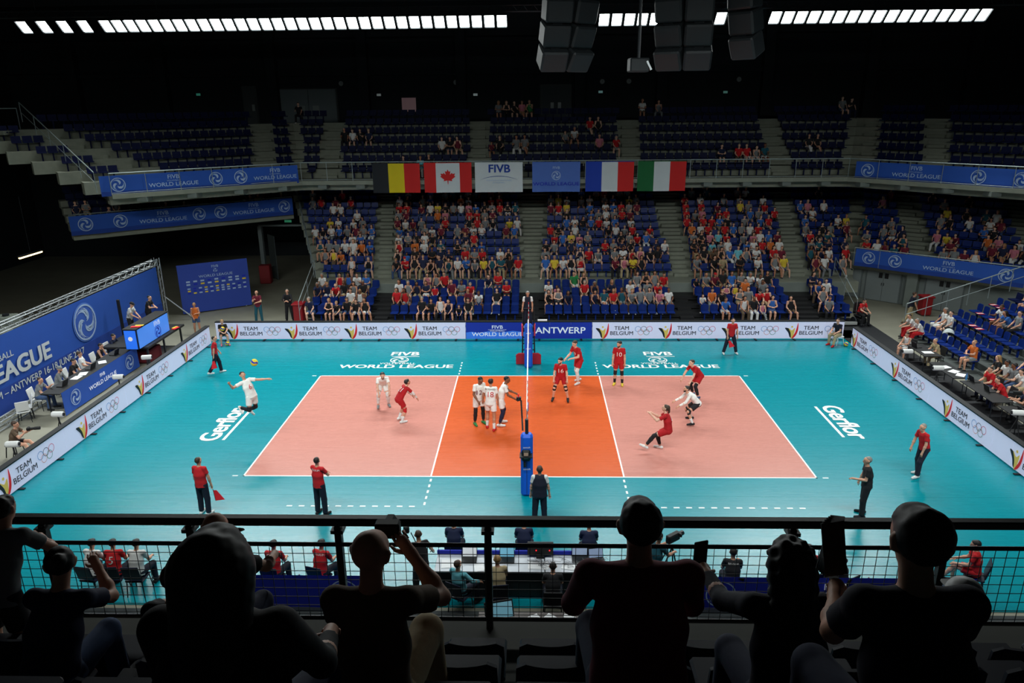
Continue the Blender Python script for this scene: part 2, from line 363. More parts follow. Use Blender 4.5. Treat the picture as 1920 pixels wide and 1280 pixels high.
def hand_geo(mb, J, n, curl=35, grip=False, thumb=1):
    """palm of the skin ends in five tapered two-joint fingers"""
    k = J['k']; w, d = Vector(J['wr'+n]), Vector(J['fa'+n]); s = 1 if n == 'R' else -1
    side = Vector(J['X'])*s; side = (side-d*side.dot(d)).normalized(); nin = d.cross(side).normalized()*s   # palm normal
    if curl < 0: nin = -nin; curl = -curl
    pe = w+d*.085*k
    for i, (L, o) in enumerate(((.075, -.028), (.085, -.0095), (.08, .009), (.062, .027))):
        a = pe+side*o*k*1.05; c = math.radians(curl*(.8+.12*i)); v1 = (d*math.cos(c*.6)+nin*math.sin(c*.6)).normalized(); v2 = (d*math.cos(c*1.5)+nin*math.sin(c*1.5)).normalized()
        b = a+v1*L*.52*k; e = b+v2*L*.48*k
        mb.tube(a-d*.015*k, b, .0095*k, .0082*k, 6); mb.tube(b-v1*.002*k, e, .0083*k, .0055*k, 6)
    a = w+d*.028*k-side*.026*k; v = (d*.75-side*.65+nin*.3).normalized(); b = a+v*.045*k; e = b+(d*.9-side*.25+nin*.35).normalized()*.034*k
    mb.tube(a, b, .012*k, .01*k, 6); mb.tube(b, e, .01*k, .007*k, 6)
def paint(J, prims, clips, t, O, X, Y, side, off=.009):
    """drop flat print onto a garment: march each vertex along -normal to the cloth"""
    vs = []
    O, X, Y = np.array(O, float), np.array(X, float), np.array(Y, float); Nn = np.cross(X, Y)
    for x, y in t[0]:
        p = O+X*x+Y*y+Nn*.3
        for _ in range(40):
            d = 9.
            for a, b, r1, r2, ax, kx in prims:
                q = p-a; ba = b-a
                if ax is not None: q = q+ax*(q@ax)*(1/kx-1); ba = ba+ax*(ba@ax)*(1/kx-1)
                L = ba@ba; tt = min(1, max(0, (q@ba)/L)) if L > 1e-10 else 0
                dd = np.linalg.norm(q-ba*tt)-(r1+(r2-r1)*tt); h = min(1, max(0, .5+.5*(d-dd)/.024)); d = dd if d > 5 else d*(1-h)+dd*h-.025*h*(1-h)
            if d < off or (p-O)@Nn < -.25: break
            p = p-Nn*max(.002, (d-off)*.9)
        vs.append(p)
    return vs, t[1]
SKIN = [mat('skin_light', (214, 160, 132), .55, noise=.06), mat('skin_tan', (190, 132, 102), .55, noise=.06), mat('skin_brown', (128, 82, 58), .55, noise=.06), mat('skin_pale', (226, 178, 152), .55, noise=.06)]
HAIR = [mat('hair_dark', (28, 22, 18), .6, noise=.3, nscale=60), mat('hair_brown', (62, 42, 28), .6, noise=.3, nscale=60), mat('hair_blond', (158, 122, 76), .6, noise=.3, nscale=60), mat('hair_grey', (140, 136, 130), .6, noise=.3, nscale=60), mat('hair_black', (12, 11, 11), .6, noise=.3, nscale=60)]
CLO = {}
for _k, _c in dict(w=(225, 225, 222), r=(196, 22, 30), k=(24, 24, 28), n=(24, 34, 66), b=(48, 104, 184), g=(128, 132, 134), t=(24, 88, 104), y=(226, 198, 60), o=(214, 110, 44), p=(206, 122, 140), m=(112, 26, 48), G=(40, 130, 70), B=(96, 78, 60), K=(176, 158, 122), c=(110, 190, 205), j=(60, 84, 124), W=(240, 238, 232), R=(178, 14, 24), N=(14, 20, 40)).items():
    CLO[_k] = mat('cloth_'+{'w': 'white', 'r': 'red', 'k': 'black', 'n': 'navy', 'b': 'blue', 'g': 'grey', 't': 'petrol', 'y': 'yellow', 'o': 'orange', 'p': 'pink', 'm': 'maroon', 'G': 'green', 'B': 'brown', 'K': 'khaki', 'c': 'aqua', 'j': 'denim', 'W': 'bright_white', 'R': 'jersey_red', 'N': 'midnight'}[_k], _c, .85, noise=.12, nscale=14, bump=.25)
CNAME = dict(w='white', r='red', k='black', n='navy', b='blue', g='grey', t='petrol blue', y='yellow', o='orange', p='pink', m='maroon', G='green', B='brown', K='khaki', c='aqua', j='denim blue', W='white', R='red', N='dark blue')
def figure(loc, rz, pose, label, H=1.85, h=.017, wear=(('shirt', 'tee', 'r'), ('trousers', 'pants', 'n'), ('shoes', 'shoes', 'k')), skin=0, hair=('short', 0), prints=(), build=1.0, group=None, curl=30, extra=None, beard=None, face=True, hinf=0):
    """a posed person; wear = (part name, garment kind, cloth); prints = (text, size, dx, up, side, cloth)"""
    J = skeleton(pose, H); V, Q = blob(body_prims(J, True, build), h)
    hb = MB(); hand_geo(hb, J, 'L', curl); hand_geo(hb, J, 'R', curl)
    hv = np.array(hb.v); n0 = len(V)
    hq = [f for f in hb.f if len(f) == 4]; tri = [f for f in hb.f if len(f) != 4]
    me = bpy.data.meshes.new('person'); me.from_pydata(np.vstack([V, hv]).tolist(), [], Q.tolist()+[tuple(i+n0 for i in f) for f in hq+tri])
    me.polygons.foreach_set('use_smooth', [True]*len(me.polygons)); me.materials.append(SKIN[skin]); me.update()
    o = obj('person', me, None, loc, math.radians(rz)); tag(o, label, 'person', group)
    G = {}
    for part, kind, c in wear:
        G[part] = garment(kind, J, build)[0]
        v, q = sewn(kind, J, h*(1 if kind != 'shoes' else .8), build); obj(part, np_mesh(part, v, q, [CLO[c]]), o)
    if hair and hair[0] != 'none':
        pr, cl = hair_prims(hair[0], J); v, q = blob([inflate(c, hinf) for c in pr], h*.75, cl, .012, (.012, 70) if hair[0] == 'curly' else (.003, 90)); obj({'cap': 'cap', 'beanie': 'cap'}.get(hair[0], 'hair'), np_mesh('hair', v, q, [HAIR[hair[1]] if isinstance(hair[1], int) else CLO[hair[1]]]), o)
    if beard is not None:
        k = J['k']; H_, u, f, s = J['H'], J['hu'], J['hf'], J['hs']
        v, q = blob([cone(H_-u*.03*k+f*.022*k, H_-u*.085*k+f*.055*k, .068*k, .04*k, s, 1.02)], h*.7, [(H_-u*.05*k, nrm(-u*.8+f*.25))], .01); obj('beard', np_mesh('beard', v, q, [HAIR[beard]]), o)
    if face:
        fm = MB(); k = J['k']; H_, u, f, s = J['H'], J['hu'], J['hf'], J['hs']
        for e in (-1, 1):
            fm.ball(H_+f*.083*k+s*e*.032*k+u*.012*k, .0105*k, 6); fm.tube(H_+f*.086*k+s*e*.018*k+u*.032*k, H_+f*.078*k+s*e*.048*k+u*.03*k, .005*k, n=5)
        fm.build('eyes', HAIR[4], o)
        MB().tube(H_+f*.098*k-s*.022*k-u*.05*k, H_+f*.098*k+s*.022*k-u*.05*k, .006*k, n=6).build('mouth', mat('lips', (150, 84, 74), .5), o)
    for tx, size, dx, up, side, c in prints:
        pr, cl = G['shirt']; base = J['C']+J['u2']*up
        if side == 'back': t = paint(J, pr, cl, finer(text2d(tx, size, 0)), base+J['X']*dx, J['X'], J['u2'], side)
        else: t = paint(J, pr, cl, finer(text2d(tx, size, 0)), base-J['X']*dx, -J['X'], J['u2'], side)
        mb = MB(); mb.add([v+(0) for v in t[0]], t[1]); mb.build('print', CLO[c], o)
    if extra: extra(o, J)
    return o, J
# ---------------------------------------------------------------- floodlights (real lamps) and hall shell
M_CON = mat('concrete_tread', (134, 138, 124), .85, noise=.18, nscale=3, bump=.3)
M_CON2 = mat('concrete_wall', (120, 128, 122), .85, noise=.15, nscale=2)
M_BLK = mat('black_paint', (14, 15, 17), .6)
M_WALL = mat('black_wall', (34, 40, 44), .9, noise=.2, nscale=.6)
M_RAIL = mat('galvanised_rail', (165, 178, 178), .4, metal=.5)
M_STEEL = mat('dark_steel', (50, 54, 58), .5, metal=.6)
M_ALU = mat('truss_alu', (190, 196, 198), .35, metal=.7)
M_LAMP = mat('floodlight_lens', (245, 255, 252), .3, emit=14)
M_SCR = mat('plastic_white', (225, 226, 224), .5)
M_FLOOR = mat('hall_floor', (138, 136, 120), .6, noise=.22, nscale=.9, bump=.1)
fl = MB(); fl.box((0, 0, -.14), (90, 76, .24)); struct(fl.build('floor', M_FLOOR))
w = MB(); w.box((0, 31.2, 9), (90, .4, 18.4)); wb = struct(w.build('wall_back', M_WALL))
w = MB(); w.box((-38.2, 0, 9), (.4, 76, 18.4)); struct(w.build('wall_left', M_WALL))
w = MB(); w.box((38.2, 0, 9), (.4, 76, 18.4)); struct(w.build('wall_right', M_WALL))
w = MB(); w.box((0, 0, 18.3), (90, 76, .3)); struct(w.build('ceiling', M_WALL))
m = MB()
for y in range(-12, 31, 6): m.box((0, y, 17.6), (76, .3, 1.0))
struct(m.build('trim_1', mat('roof_beam', (26, 30, 34), .8)))
# columns, ducts and fittings on the back wall
for x in (-33, -26.5, -18.5, -11.9, -4.9, 3.6, 9.4, 16.8, 24, 31): MB().box((x, 30.7, 11), (.7, .7, 14)).build('pilaster', M_WALL, wb)
for z in (13.2, 15.4): MB().box((0, 30.85, z), (76, .3, .25)).build('cornice', M_WALL, wb)
def wall_door(x, z, w_, h_, rgb, leaves, n, y=30.98, lab=None):
    d = struct(MB().box((x, y, z+h_/2), (w_+.16, .06, h_+.1)).build('door_%d' % n, mat('door_frame', (70, 76, 76), .7)))
    for i in range(leaves):
        lw = w_/leaves; px = x-w_/2+lw*(i+.5)
        lf = MB().box((px, y-.06, z+h_/2), (lw-.03, .06, h_-.04)).build('leaf', mat('door_%d_%d_%d' % rgb, rgb, .7, noise=.05), d)
        MB().box((px+(.25 if i % 2 else -.25)*-1*lw, y-.1, z+h_*.48), (.22*lw, .02, h_*.16)).build('glass_panel', mat('door_glass', (150, 160, 160), .3), lf)
wall_door(-16.1, 9.6, 4.1, 2.6, (120, 132, 136), 2, 1)
wall_door(1.9, 9.6, 2.1, 2.7, (64, 72, 76), 2, 2)
wall_door(-20.4, 9.6, .9, 2.8, (72, 78, 80), 1, 3)
t = empty('wall_screen', (-8.75, 30.9, 11.05), 0, 'small pinkish lit panel high on the dark back wall', 'screen')
MB().box((0, 0, 0), (1.15, .1, 1.1)).build('frame', M_BLK, t); MB().box((0, -.07, 0), (1.02, .03, .96)).build('panel', mat('pink_glow', (150, 118, 122), .5, emit=.12), t)
for i, (x, z, a, lab) in enumerate(((-13.6, 12.55, 1, 'round clock left of the pinkish panel, high on the back wall'), (-5.3, 12.55, 1, 'round clock right of the pinkish panel, high on the back wall'), (5.2, 12.5, 1, 'round clock below the floodlights by the loudspeakers'), (7.1, 12.5, 1, 'round clock half under the loudspeaker cluster'), (14.9, 12.55, 1, 'faint round clock right of the loudspeakers, nearer the middle'), (17.1, 12.55, 1, 'faint round clock right of the loudspeakers, the outer one'))):
    c = empty('wall_clock', (x, 30.9, z), 0, lab, 'clock', 'clocks on the back wall')
    R = Matrix.Rotation(math.pi/2, 3, 'X'); MB().lathe([(.19, 0), (.2, .03), (.19, .06)], 18, R=R).build('case', M_STEEL, c); MB().lathe([(.165, .0), (.165, .07)], 18, R=R).build('dial', mat('clock_dial', (150, 160, 160), .5), c)
    MB().tube((0, -.08, 0), (.02, -.08, .12), .008).tube((0, -.08, 0), (.09, -.08, -.02), .008).build('hands', M_BLK, c)
for x, z, c_, lab in ((-10.9, 11.75, (130, 140, 140), 'small pale sign box on the wall left of the pinkish panel'), (-3.9, 11.7, (150, 165, 165), 'small pale sign on the wall above the centre seats'), (5.1, 11.8, (110, 150, 150), 'small pale sign under the clock near the loudspeakers'), (14, 11.7, (90, 140, 130), 'small greenish emergency sign on the right of the wall'), (-24.1, 11.9, (60, 140, 120), 'faint green emergency sign high on the left of the wall')):
    s = empty('exit_sign', (x, 30.86, z), 0, lab, 'sign'); MB().box((0, 0, 0), (.34, .08, .2)).build('housing', M_STEEL, s); MB().box((0, -.05, 0), (.3, .02, .16)).build('face', mat('sign_%d' % c_[0], c_, .5, emit=.25), s)
# floodlight rows
FLN = lambda i: ['first', 'second', 'third', 'fourth', 'fifth', 'sixth', 'seventh', 'eighth', 'ninth', 'tenth', 'eleventh', 'twelfth', 'thirteenth', 'fourteenth', 'fifteenth', 'sixteenth', 'seventeenth'][i]
def flood_row(y, sgn, xs, watts, first):
    pan = math.atan2(.74, .67); tilt = R2(48)
    R = Matrix.Rotation(-sgn*tilt, 3, 'X') if sgn > 0 else Matrix.Rotation(tilt, 3, 'X')
    nd = Vector((0, -sgn*math.sin(R2(42)), -math.cos(R2(42))))        # beam axis, towards the court
    q = nd.to_track_quat('-Z', 'X'); Rm = q.to_matrix()
    hm = MB(); hm.box((0, 0, .09), (.72, .5, .12), taper=.8); hm.box((0, 0, .2), (.3, .2, .12))
    bm = MB(); bm.box((-.37, 0, 0), (.02, .54, .1)).box((.37, 0, 0), (.02, .54, .1)).box((0, .26, 0), (.76, .02, .1)).box((0, -.26, 0), (.76, .02, .1))
    me_h = hm.mesh('housing', M_STEEL); me_b = bm.mesh('bezel', M_STEEL); me_y = MB().box((0, .2, .3), (.05, .05, .34)).box((0, .28, .46), (.05, .22, .04)).mesh('yoke', M_STEEL); me_l = MB().box((0, 0, .005), (.68, .44, .02)).mesh('lens', M_LAMP)
    for i, x in enumerate(xs):
        o = empty('floodlight', (x, y, 14.86 if sgn > 0 else 15)); o.rotation_euler = q.to_euler()
        j = i-len(xs)//2
        lab = 'floodlight of the near row over the court, out of the picture'
        if sgn > 0:
            if i < 4: lab = 'spaced-out floodlight at the left end, %s from left' % FLN(i)
            elif i < 37: lab = 'floodlight in the long left row, %s from %s' % ((FLN(i-4), 'its left end') if i < 21 else (FLN(36-i), 'its right end by the loudspeakers'))
            elif i < 42: lab = 'floodlight between the loudspeaker clusters, %s from left' % FLN(i-37)
            elif i < 44: lab = 'floodlight mostly hidden by the loudspeakers, %s one' % ('left' if i < 43 else 'right')
            else: lab = 'floodlight in the right row, %s from %s' % ((FLN(i-44), 'the loudspeakers') if i < 53 else (FLN(len(xs)-1-i), 'its right end'))
        tag(o, lab, 'floodlight', 'floodlights in the '+('far' if sgn > 0 else 'near')+' row')
        for nme, me in (('housing', me_h), ('bezel', me_b), ('lens', me_l), ('yoke', me_y)): obj(nme, me, o)
        L = bpy.data.lights.new('beam', 'AREA'); L.shape = 'RECTANGLE'; L.size = .66; L.size_y = .42; L.energy = watts; L.color = (.94, 1, .985); L.spread = SPREAD_FAR if sgn > 0 else SPREAD_NEAR
        lo = obj('beam', L, o); lo.location = (0, 0, -.03)
    return
xs = [-24.47+1.0*i for i in range(4)]+[-20.4+.598*i for i in range(33)]
xs += [3.6+.605*i for i in range(5)]+[9.1, 10.4]+[11.05+.605*i for i in range(1, 18)]
flood_row(13, 1, xs, LAMP_FAR, 0)
flood_row(-13, -1, [-22+1.1*i for i in range(41)], LAMP_NEAR, 0)
for y in (13.35, -13.35):
    t = empty('light_bar', (0, y, 15.3), 0, 'long dark truss bar that carries the '+('far' if y > 0 else 'near')+' row of floodlights', 'truss')
    c = MB(); [c.tube((-26, a, b), (26, a, b), .03) for a, b in ((-.15, 0), (.15, 0), (0, .28))]; c.build('chord', M_STEEL, t)
    c = MB()
    for i in range(104): x = -26+i*.5; c.tube((x, -.15, 0), (x+.25, 0, .28), .015, n=4).tube((x+.25, 0, .28), (x+.5, .15, 0), .015, n=4)
    tag(c.build('brace', M_STEEL, t), kind='stuff')
    c = MB(); [c.tube((x, 0, .28), (x, 0, 2.9), .012, n=4) for x in range(-24, 25, 6)]; c.build('hanger', M_STEEL, t)
# ---------------------------------------------------------------- sports floor
FL = empty('volleyball_floor', (0, 0, 0), 0, 'large turquoise playing surface with orange and salmon court', 'sports floor')
def sheet(name, x0, x1, y0, y1, z0, z1, m): return MB().box(((x0+x1)/2, (y0+y1)/2, (z0+z1)/2), (x1-x0, y1-y0, z1-z0)).build(name, m, FL)
def floor_mat(name, rgb, rough=.27):
    m = mat(name, rgb, rough, noise=.014, nscale=1.2, stretch=(.12, 2.2, 1)); nt = m.node_tree; b = nt.nodes['Principled BSDF']; b.inputs['Specular IOR Level'].default_value = .22
    tc = nt.nodes.new('ShaderNodeTexCoord'); mp = nt.nodes.new('ShaderNodeMapping'); mp.inputs['Scale'].default_value = (.25, 3.5, 1)
    n = nt.nodes.new('ShaderNodeTexNoise'); n.inputs['Scale'].default_value = 1.6; n.inputs['Detail'].default_value = 8
    r = nt.nodes.new('ShaderNodeMapRange'); r.inputs[3].default_value = rough-.025; r.inputs[4].default_value = rough+.035
    nt.links.new(tc.outputs['Object'], mp.inputs[0]); nt.links.new(mp.outputs[0], n.inputs['Vector']); nt.links.new(n.outputs[0], r.inputs[0]); nt.links.new(r.outputs[0], b.inputs['Roughness'])
    return m
TEAL = floor_mat('turquoise_vinyl', (0, 134, 147)); SALM = floor_mat('salmon_vinyl', (198, 132, 120)); ORAN = floor_mat('orange_vinyl', (206, 90, 42)); WLINE = floor_mat('line_white', (240, 240, 238), .4)
for i in range(12):
    y0 = -10.75+i*(20.5/12); sheet('vinyl_strip', -15.75, 15.45, y0+.0025, y0+20.5/12-.0025, -.02, 0, TEAL)
sheet('court_half', -8.95, -3.0, -4.45, 4.45, .0, .003, SALM); sheet('court_half', 3.0, 8.95, -4.45, 4.45, .0, .003, SALM); sheet('attack_zone', -3, 3, -4.45, 4.45, 0, .003, ORAN)
for a in ((-9, 9, 4.45, 4.5), (-9, 9, -4.5, -4.45), (-9, -8.95, -4.5, 4.5), (8.95, 9, -4.5, 4.5), (-3.05, -3, -4.45, 4.45), (3, 3.05, -4.45, 4.45)): sheet('court_line', *a, 0, .006, WLINE)
for s in (-1, 1):
    for i in range(5):
        for sy in (-1, 1): y = sy*(4.72+i*.35); sheet('line_dash', s*3-.03, s*3+.03, y-.08, y+.08, 0, .005, WLINE)
    for i in range(13 if s > 0 else 11):
        x = s*(3.35+i*.36+(.25 if s > 0 else 0)); sheet('line_dash', x-.085, x+.085, -6.31, -6.25, 0, .005, WLINE)
    for sy in (-1, 1): sheet('line_dash', s*9.25-.09, s*9.25+.09, sy*4.475-.025, sy*4.475+.025, 0, .005, WLINE)
    for a, b in ((9.2, -6.3),): pass
# floor print
def floor_logo(cx):
    mb = MB(); Z = .004
    put2d(mb, text2d('WORLD LEAGUE', .6, .036, sx=1.12), (cx, 5.62, Z), (1, 0, 0), (0, 1, 0)); mb.build('world_league_lettering', WLINE, FL)
    mb = MB(); put2d(mb, text2d('FIVB', .7, .036, sx=1.02), (cx+.12, 7.35, Z), (1, 0, 0), (0, 1, 0)); mb.box((cx+.2, 6.98, Z+.002), (1.3, .05, .003)); mb.build('federation_lettering', WLINE, FL)
    mb = MB(); put2d(mb, text2d('VOLLEYBALL', .26, .012, sx=1.1), (cx, 6.02, Z), (1, 0, 0), (0, 1, 0)); mb.build('volleyball_lettering', WLINE, FL)
    mb = MB(); put2d(mb, fix2d(ring2d(0, 0, .4, .05)), (cx, 6.5, Z), (1, 0, 0), (0, 1, 0)); put2d(mb, fix2d(swirl2d(.37)), (cx, 6.5, Z), (1, 0, 0), (0, 1, 0)); mb.build('ball_emblem', WLINE, FL)
floor_logo(-5.9); floor_logo(5.85)
for cx, cy, s in ((-11.15, -.55, 1), (11.45, -.2, -1)):
    mb = MB(); X, Y = (0, s, 0), (-s, 0, 0)
    put2d(mb, text2d('Gerflor', 1.0, .034, space=.96), (cx+s*-.04, cy, .004), X, Y); mb.box((cx+s*.48, cy, .006), (.1, 2.7, .004)); mb.build('sponsor_lettering', WLINE, FL)
# ---------------------------------------------------------------- tiers of seating
def norm2(v): l = math.hypot(*v); return (v[0]/l, v[1]/l)
def offset_poly(pl, d):
    """shift an open polyline outwards (to its left) by d with mitred corners"""
    out = []; n = len(pl); seg = [norm2((pl[i+1][0]-pl[i][0], pl[i+1][1]-pl[i][1])) for i in range(n-1)]; nn = [(-s[1], s[0]) for s in seg]
    for i in range(n):
        if i == 0: m = nn[0]; q = 1
        elif i == n-1: m = nn[-1]; q = 1
        else:
            a, b = nn[i-1], nn[i]; m = norm2((a[0]+b[0], a[1]+b[1])); q = 1/(m[0]*a[0]+m[1]*a[1])
        out.append((pl[i][0]+m[0]*d*q, pl[i][1]+m[1]*d*q))
    return out
def tread(mb, a0, a1, b0, b1, z0, z1):
    vs = [(*a0, z0), (*a1, z0), (*b1, z0), (*b0, z0), (*a0, z1), (*a1, z1), (*b1, z1), (*b0, z1)]
    mb.add(vs, [(0, 3, 2, 1)[::-1] if False else (3, 2, 1, 0)[::1], (4, 5, 6, 7), (0, 1, 5, 4), (1, 2, 6, 5), (2, 3, 7, 6), (3, 0, 4, 7)])
SLOTS = []          # every seat place: dict(tier,row,seg,x,y,z,rz)
def tier(name, front, deck, rise, depth, rows, aisles, pitch, matr, label, thick=None, ends=None, z_bot=None, skip=()):
    """front runs left to right seen from the court, so 'left of travel' is outwards"""
    root = empty(name, (0, 0, 0), 0, label, 'stand')
    for k in range(rows):
        p0, p1 = offset_poly(front, depth*k), offset_poly(front, depth*(k+1)); z = deck+rise*k
        e0 = ends(k) if ends else None
        if e0 and len(e0) == 3:
            d0 = norm2((p0[0][0]-p0[1][0], p0[0][1]-p0[1][1])); p0[0] = (p0[0][0]+d0[0]*e0[2], p0[0][1]+d0[1]*e0[2]); p1[0] = (p1[0][0]+d0[0]*e0[2], p1[0][1]+d0[1]*e0[2]); e0 = None
        if e0: 
            for pp, kk in ((p0, k), (p1, k)): pp[0] = (e0[0] if e0[0] is not None else pp[0][0], pp[0][1]) if e0[0] is not None else pp[0]; pp[-1] = (e0[1], pp[-1][1]) if e0[1] is not None else pp[-1]
        mb = MB()
        for i in range(len(front)-1):
          if (k, i) in skip: continue
          tread(mb, p0[i], p0[i+1], p1[i], p1[i+1], z-(thick or rise+.12), z)
        struct_o = mb.build('step', matr, root)
        for i in range(len(front)-1):
            if (k, i) in skip: continue
            a, b = p0[i], p0[i+1]; L = math.hypot(b[0]-a[0], b[1]-a[1]); d = ((b[0]-a[0])/L, (b[1]-a[1])/L); nr = (-d[1], d[0])
            rz = math.atan2(-nr[1], -nr[0])-math.pi/2       # faces the court
            asl = sorted(aisles(k, i, a, d, L)); cuts = [0]+[q for s in asl for q in s]+[L]
            for ci in range(0, len(cuts), 2):
                s0, s1 = cuts[ci]+.08, cuts[ci+1]-.08; n = int((s1-s0+.04)/pitch)
                if n < 1: continue
                off = (s1-s0-n*pitch)/2+pitch/2
                for j in range(n):
                    s = s0+off+j*pitch
                    SLOTS.append(dict(t=name, row=k, seg=i, blk=ci//2, j=j, n=n, x=a[0]+d[0]*s+nr[0]*depth*.55, y=a[1]+d[1]*s+nr[1]*depth*.55, z=z, rz=rz, s=s))
            # intermediate steps in the aisles
            for s0, s1 in asl:
                am = MB(); c = (s0+s1)/2
                for q in range(1, 3 if rise > .4 else 2):
                    hh = rise*q/(3 if rise > .4 else 2); o = depth*(1-(3-q if rise > .4 else 1)/ (3 if rise > .4 else 2)*.9) if False else depth*(.62 if rise <= .4 else .36+.3*q)
                    am.box((0, 0, hh/2), (s1-s0-.04, depth-o, hh)) if False else am.box((0, (depth+o)/2-depth*.5, hh/2), (s1-s0-.04, depth-o, hh))
                if k < rows-1:
                    q_ = am.build('stair', matr, root, (a[0]+d[0]*c+nr[0]*depth*.5, a[1]+d[1]*c+nr[1]*depth*.5, z), math.atan2(nr[1], nr[0])-math.pi/2)
    return root
def x_aisles(fn, yscale=True):
    def f(k, i, a, d, L):
        if i != fn[0]: return fn[1](k, i, a, d, L) if fn[1] else []
        return [(x0-a[0], x1-a[0]) for x0, x1 in fn[2](k)]
    return f
# retractable stand, 4 rows of black steps
RET = tier('retractable_stand', [(-11.9, 11.75), (16.9, 11.75)], .2, .25, .87, 4,
     lambda k, i, a, d, L: [(x0-a[0], x1-a[0]) for x0, x1 in ((-8.25, -7.5), (-.35, .55), (7.95, 8.7), (14.15, 15.2))], .49, M_BLK, 'low retractable stand of black steps directly behind the far advertising boards', thick=.2)
MB().box((2.5, 11.7, .17), (28.8, .08, .14)).build('front_fascia', mat('fascia_grey', (176, 180, 176), .6), RET)
# concrete lower tier
LOW_F = [(-12.2, 16.15), (18.35, 16.15), (26.9, 8.5)]
lx = lambda k: [(-8.85-.1*k-.02*k, -8.0-.12*k), (-.25-.03*k, .55+.05*k), (8.35, 9.2+.05*k), (14.9+.14*k, 15.85+.14*k)]
def low_a(k, i, a, d, L): return [(x0-a[0], x1-a[0]) for x0, x1 in lx(k)] if i == 0 else [(3.2-.1*k, 4.15-.1*k), (9.2-.1*k, 10.1-.1*k)]
LOWER = tier('lower_stand', LOW_F, 1.5, .34, .85, 12, low_a, .5, M_CON, 'concrete lower stand with blue seats and stair aisles, packed with spectators', ends=lambda k: (-12.2-.36*k, None), skip=((0, 1), (1, 1)))
MB().box((3.3, 15.7, 1.2), (30, .9, .6)).build('walkway', M_CON, LOWER)
MB().box((2.9, 15.26, 1.0), (29.4, .06, .95)).build('walkway_wall', M_CON2, LOWER)
# upper balcony
UP_F = [(-21.4, 12.4), (-13.4, 18.7), (18.4, 18.7), (27.5, 8.9)]
def up_a(k, i, a, d, L):
    if i == 1: return [(x-w/2-a[0], x+w/2-a[0]) for x, w in ((-11.9-.1*k, 1.0), (-2.95-.05*k, .85), (5.9+.08*k, .95), (14.7+.05*k, .95)) if 0 < x-a[0]-w < L]
    if i == 0: return [(2.1, 3.6), (L-2.4, L-1.3)]
    return [(.3, 1.0), (3.9, 4.9)]
UPPER = tier('upper_balcony', UP_F, 6.95, .51, .85, 7, up_a, .5, M_CON, 'upper concrete balcony with rows of mostly empty blue seats under the dark wall', thick=.62, ends=lambda k: (0, 0, .95*k))
o = offset_poly(UP_F, 5.95); o2 = offset_poly(UP_F, 9); mb = MB()
for i in range(3): tread(mb, o[i], o[i+1], o2[i], o2[i+1], 9.3, 9.75)
mb.build('rear_walkway', M_WALL, UPPER)
mb = MB(); o = offset_poly(UP_F, -.9); o2 = offset_poly(UP_F, 0)
for i in range(3): tread(mb, o[i], o[i+1], o2[i], o2[i+1], 6.72, 6.95)
mb.build('front_walkway', M_CON, UPPER)
fr = offset_poly(UP_F, -.92); mb = MB()
for i in range(3):
    a, b = Vector(fr[i]), Vector(fr[i+1]); L = (b-a).length; n = int(L/2.1)
    for j in range(n): c = a+(b-a)*(j+.5)/n; mb.box((c.x, c.y+.5, 6.6), (.5, .7, .24))
tag(mb.build('beam_end', M_CON2, UPPER), kind='stuff')
# soffit behind so that the lower rows fall into shade
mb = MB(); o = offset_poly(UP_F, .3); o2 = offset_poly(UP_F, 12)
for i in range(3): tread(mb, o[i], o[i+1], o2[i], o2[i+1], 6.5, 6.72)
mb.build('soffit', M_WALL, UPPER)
def railing(name, pts, z, label, h=1.0, gap=1.45, top=.03, glass=False, mid=()):
    r = empty(name, (0, 0, 0), 0, label, 'railing'); mb = MB(); pm = MB().tube((0, 0, 0), (0, 0, h), .018, n=6).mesh('post', M_RAIL)
    zz = (lambda i: z[i]) if isinstance(z, (list, tuple)) else (lambda i: z)
    for i in range(len(pts)-1):
        a, b = Vector((*pts[i], zz(i))), Vector((*pts[i+1], zz(i+1))); mb.tube(a+Vector((0, 0, h)), b+Vector((0, 0, h)), top)
        n = max(1, int((b-a).length/gap))
        for j in range(n+(i == len(pts)-2)): obj('post', pm, r, a+(b-a)*j/n)
    mb.build('handrail', M_RAIL, r)
    for q in mid:
        mb = MB(); [mb.tube((*pts[i], zz(i)+q), (*pts[i+1], zz(i+1)+q), .014) for i in range(len(pts)-1)]; mb.build('lower_rail', M_RAIL, r)
    return r
railing('balcony_railing', offset_poly(UP_F, -.86), 6.95, 'long grey railing with slim posts along the front edge of the upper balcony', 1.03, 1.45, mid=(.06,))
# side stand at the right (tiers rising away from the court), left lower balcony
RS_F = [(18.35, 10.1), (18.35, -9.0)]
RSIDE = tier('side_stand', RS_F, .12, .28, .88, 8, lambda k, i, a, d, L: [(5.7, 6.5), (13.2, 14)], .52, mat('side_steps', (72, 78, 76), .8), 'right-hand retractable side stand with blue tip-up seats', thick=.26)
LB_F = [(-25.0, 14.5), (-15.2, 22.2)]
LBAL = tier('left_balcony', LB_F, 4.6, .34, .85, 5, lambda k, i, a, d, L: [(6.5, 7.4)], .5, M_CON, 'dark left-hand balcony above the tunnel, half hidden under the upper tier', thick=.45)
railing('side_railing', [(-25.0, 14.4), (-15.2, 22.1)], 4.6, 'grey railing on top of the lower left balcony banner', .95)
LRF = [(18.5, 16.75), (24.6, 11.3)]
railing('corner_railing', LRF, 2.15, 'grey railing on the right corner banner in front of the seated spectators', 1.0, 1.2)
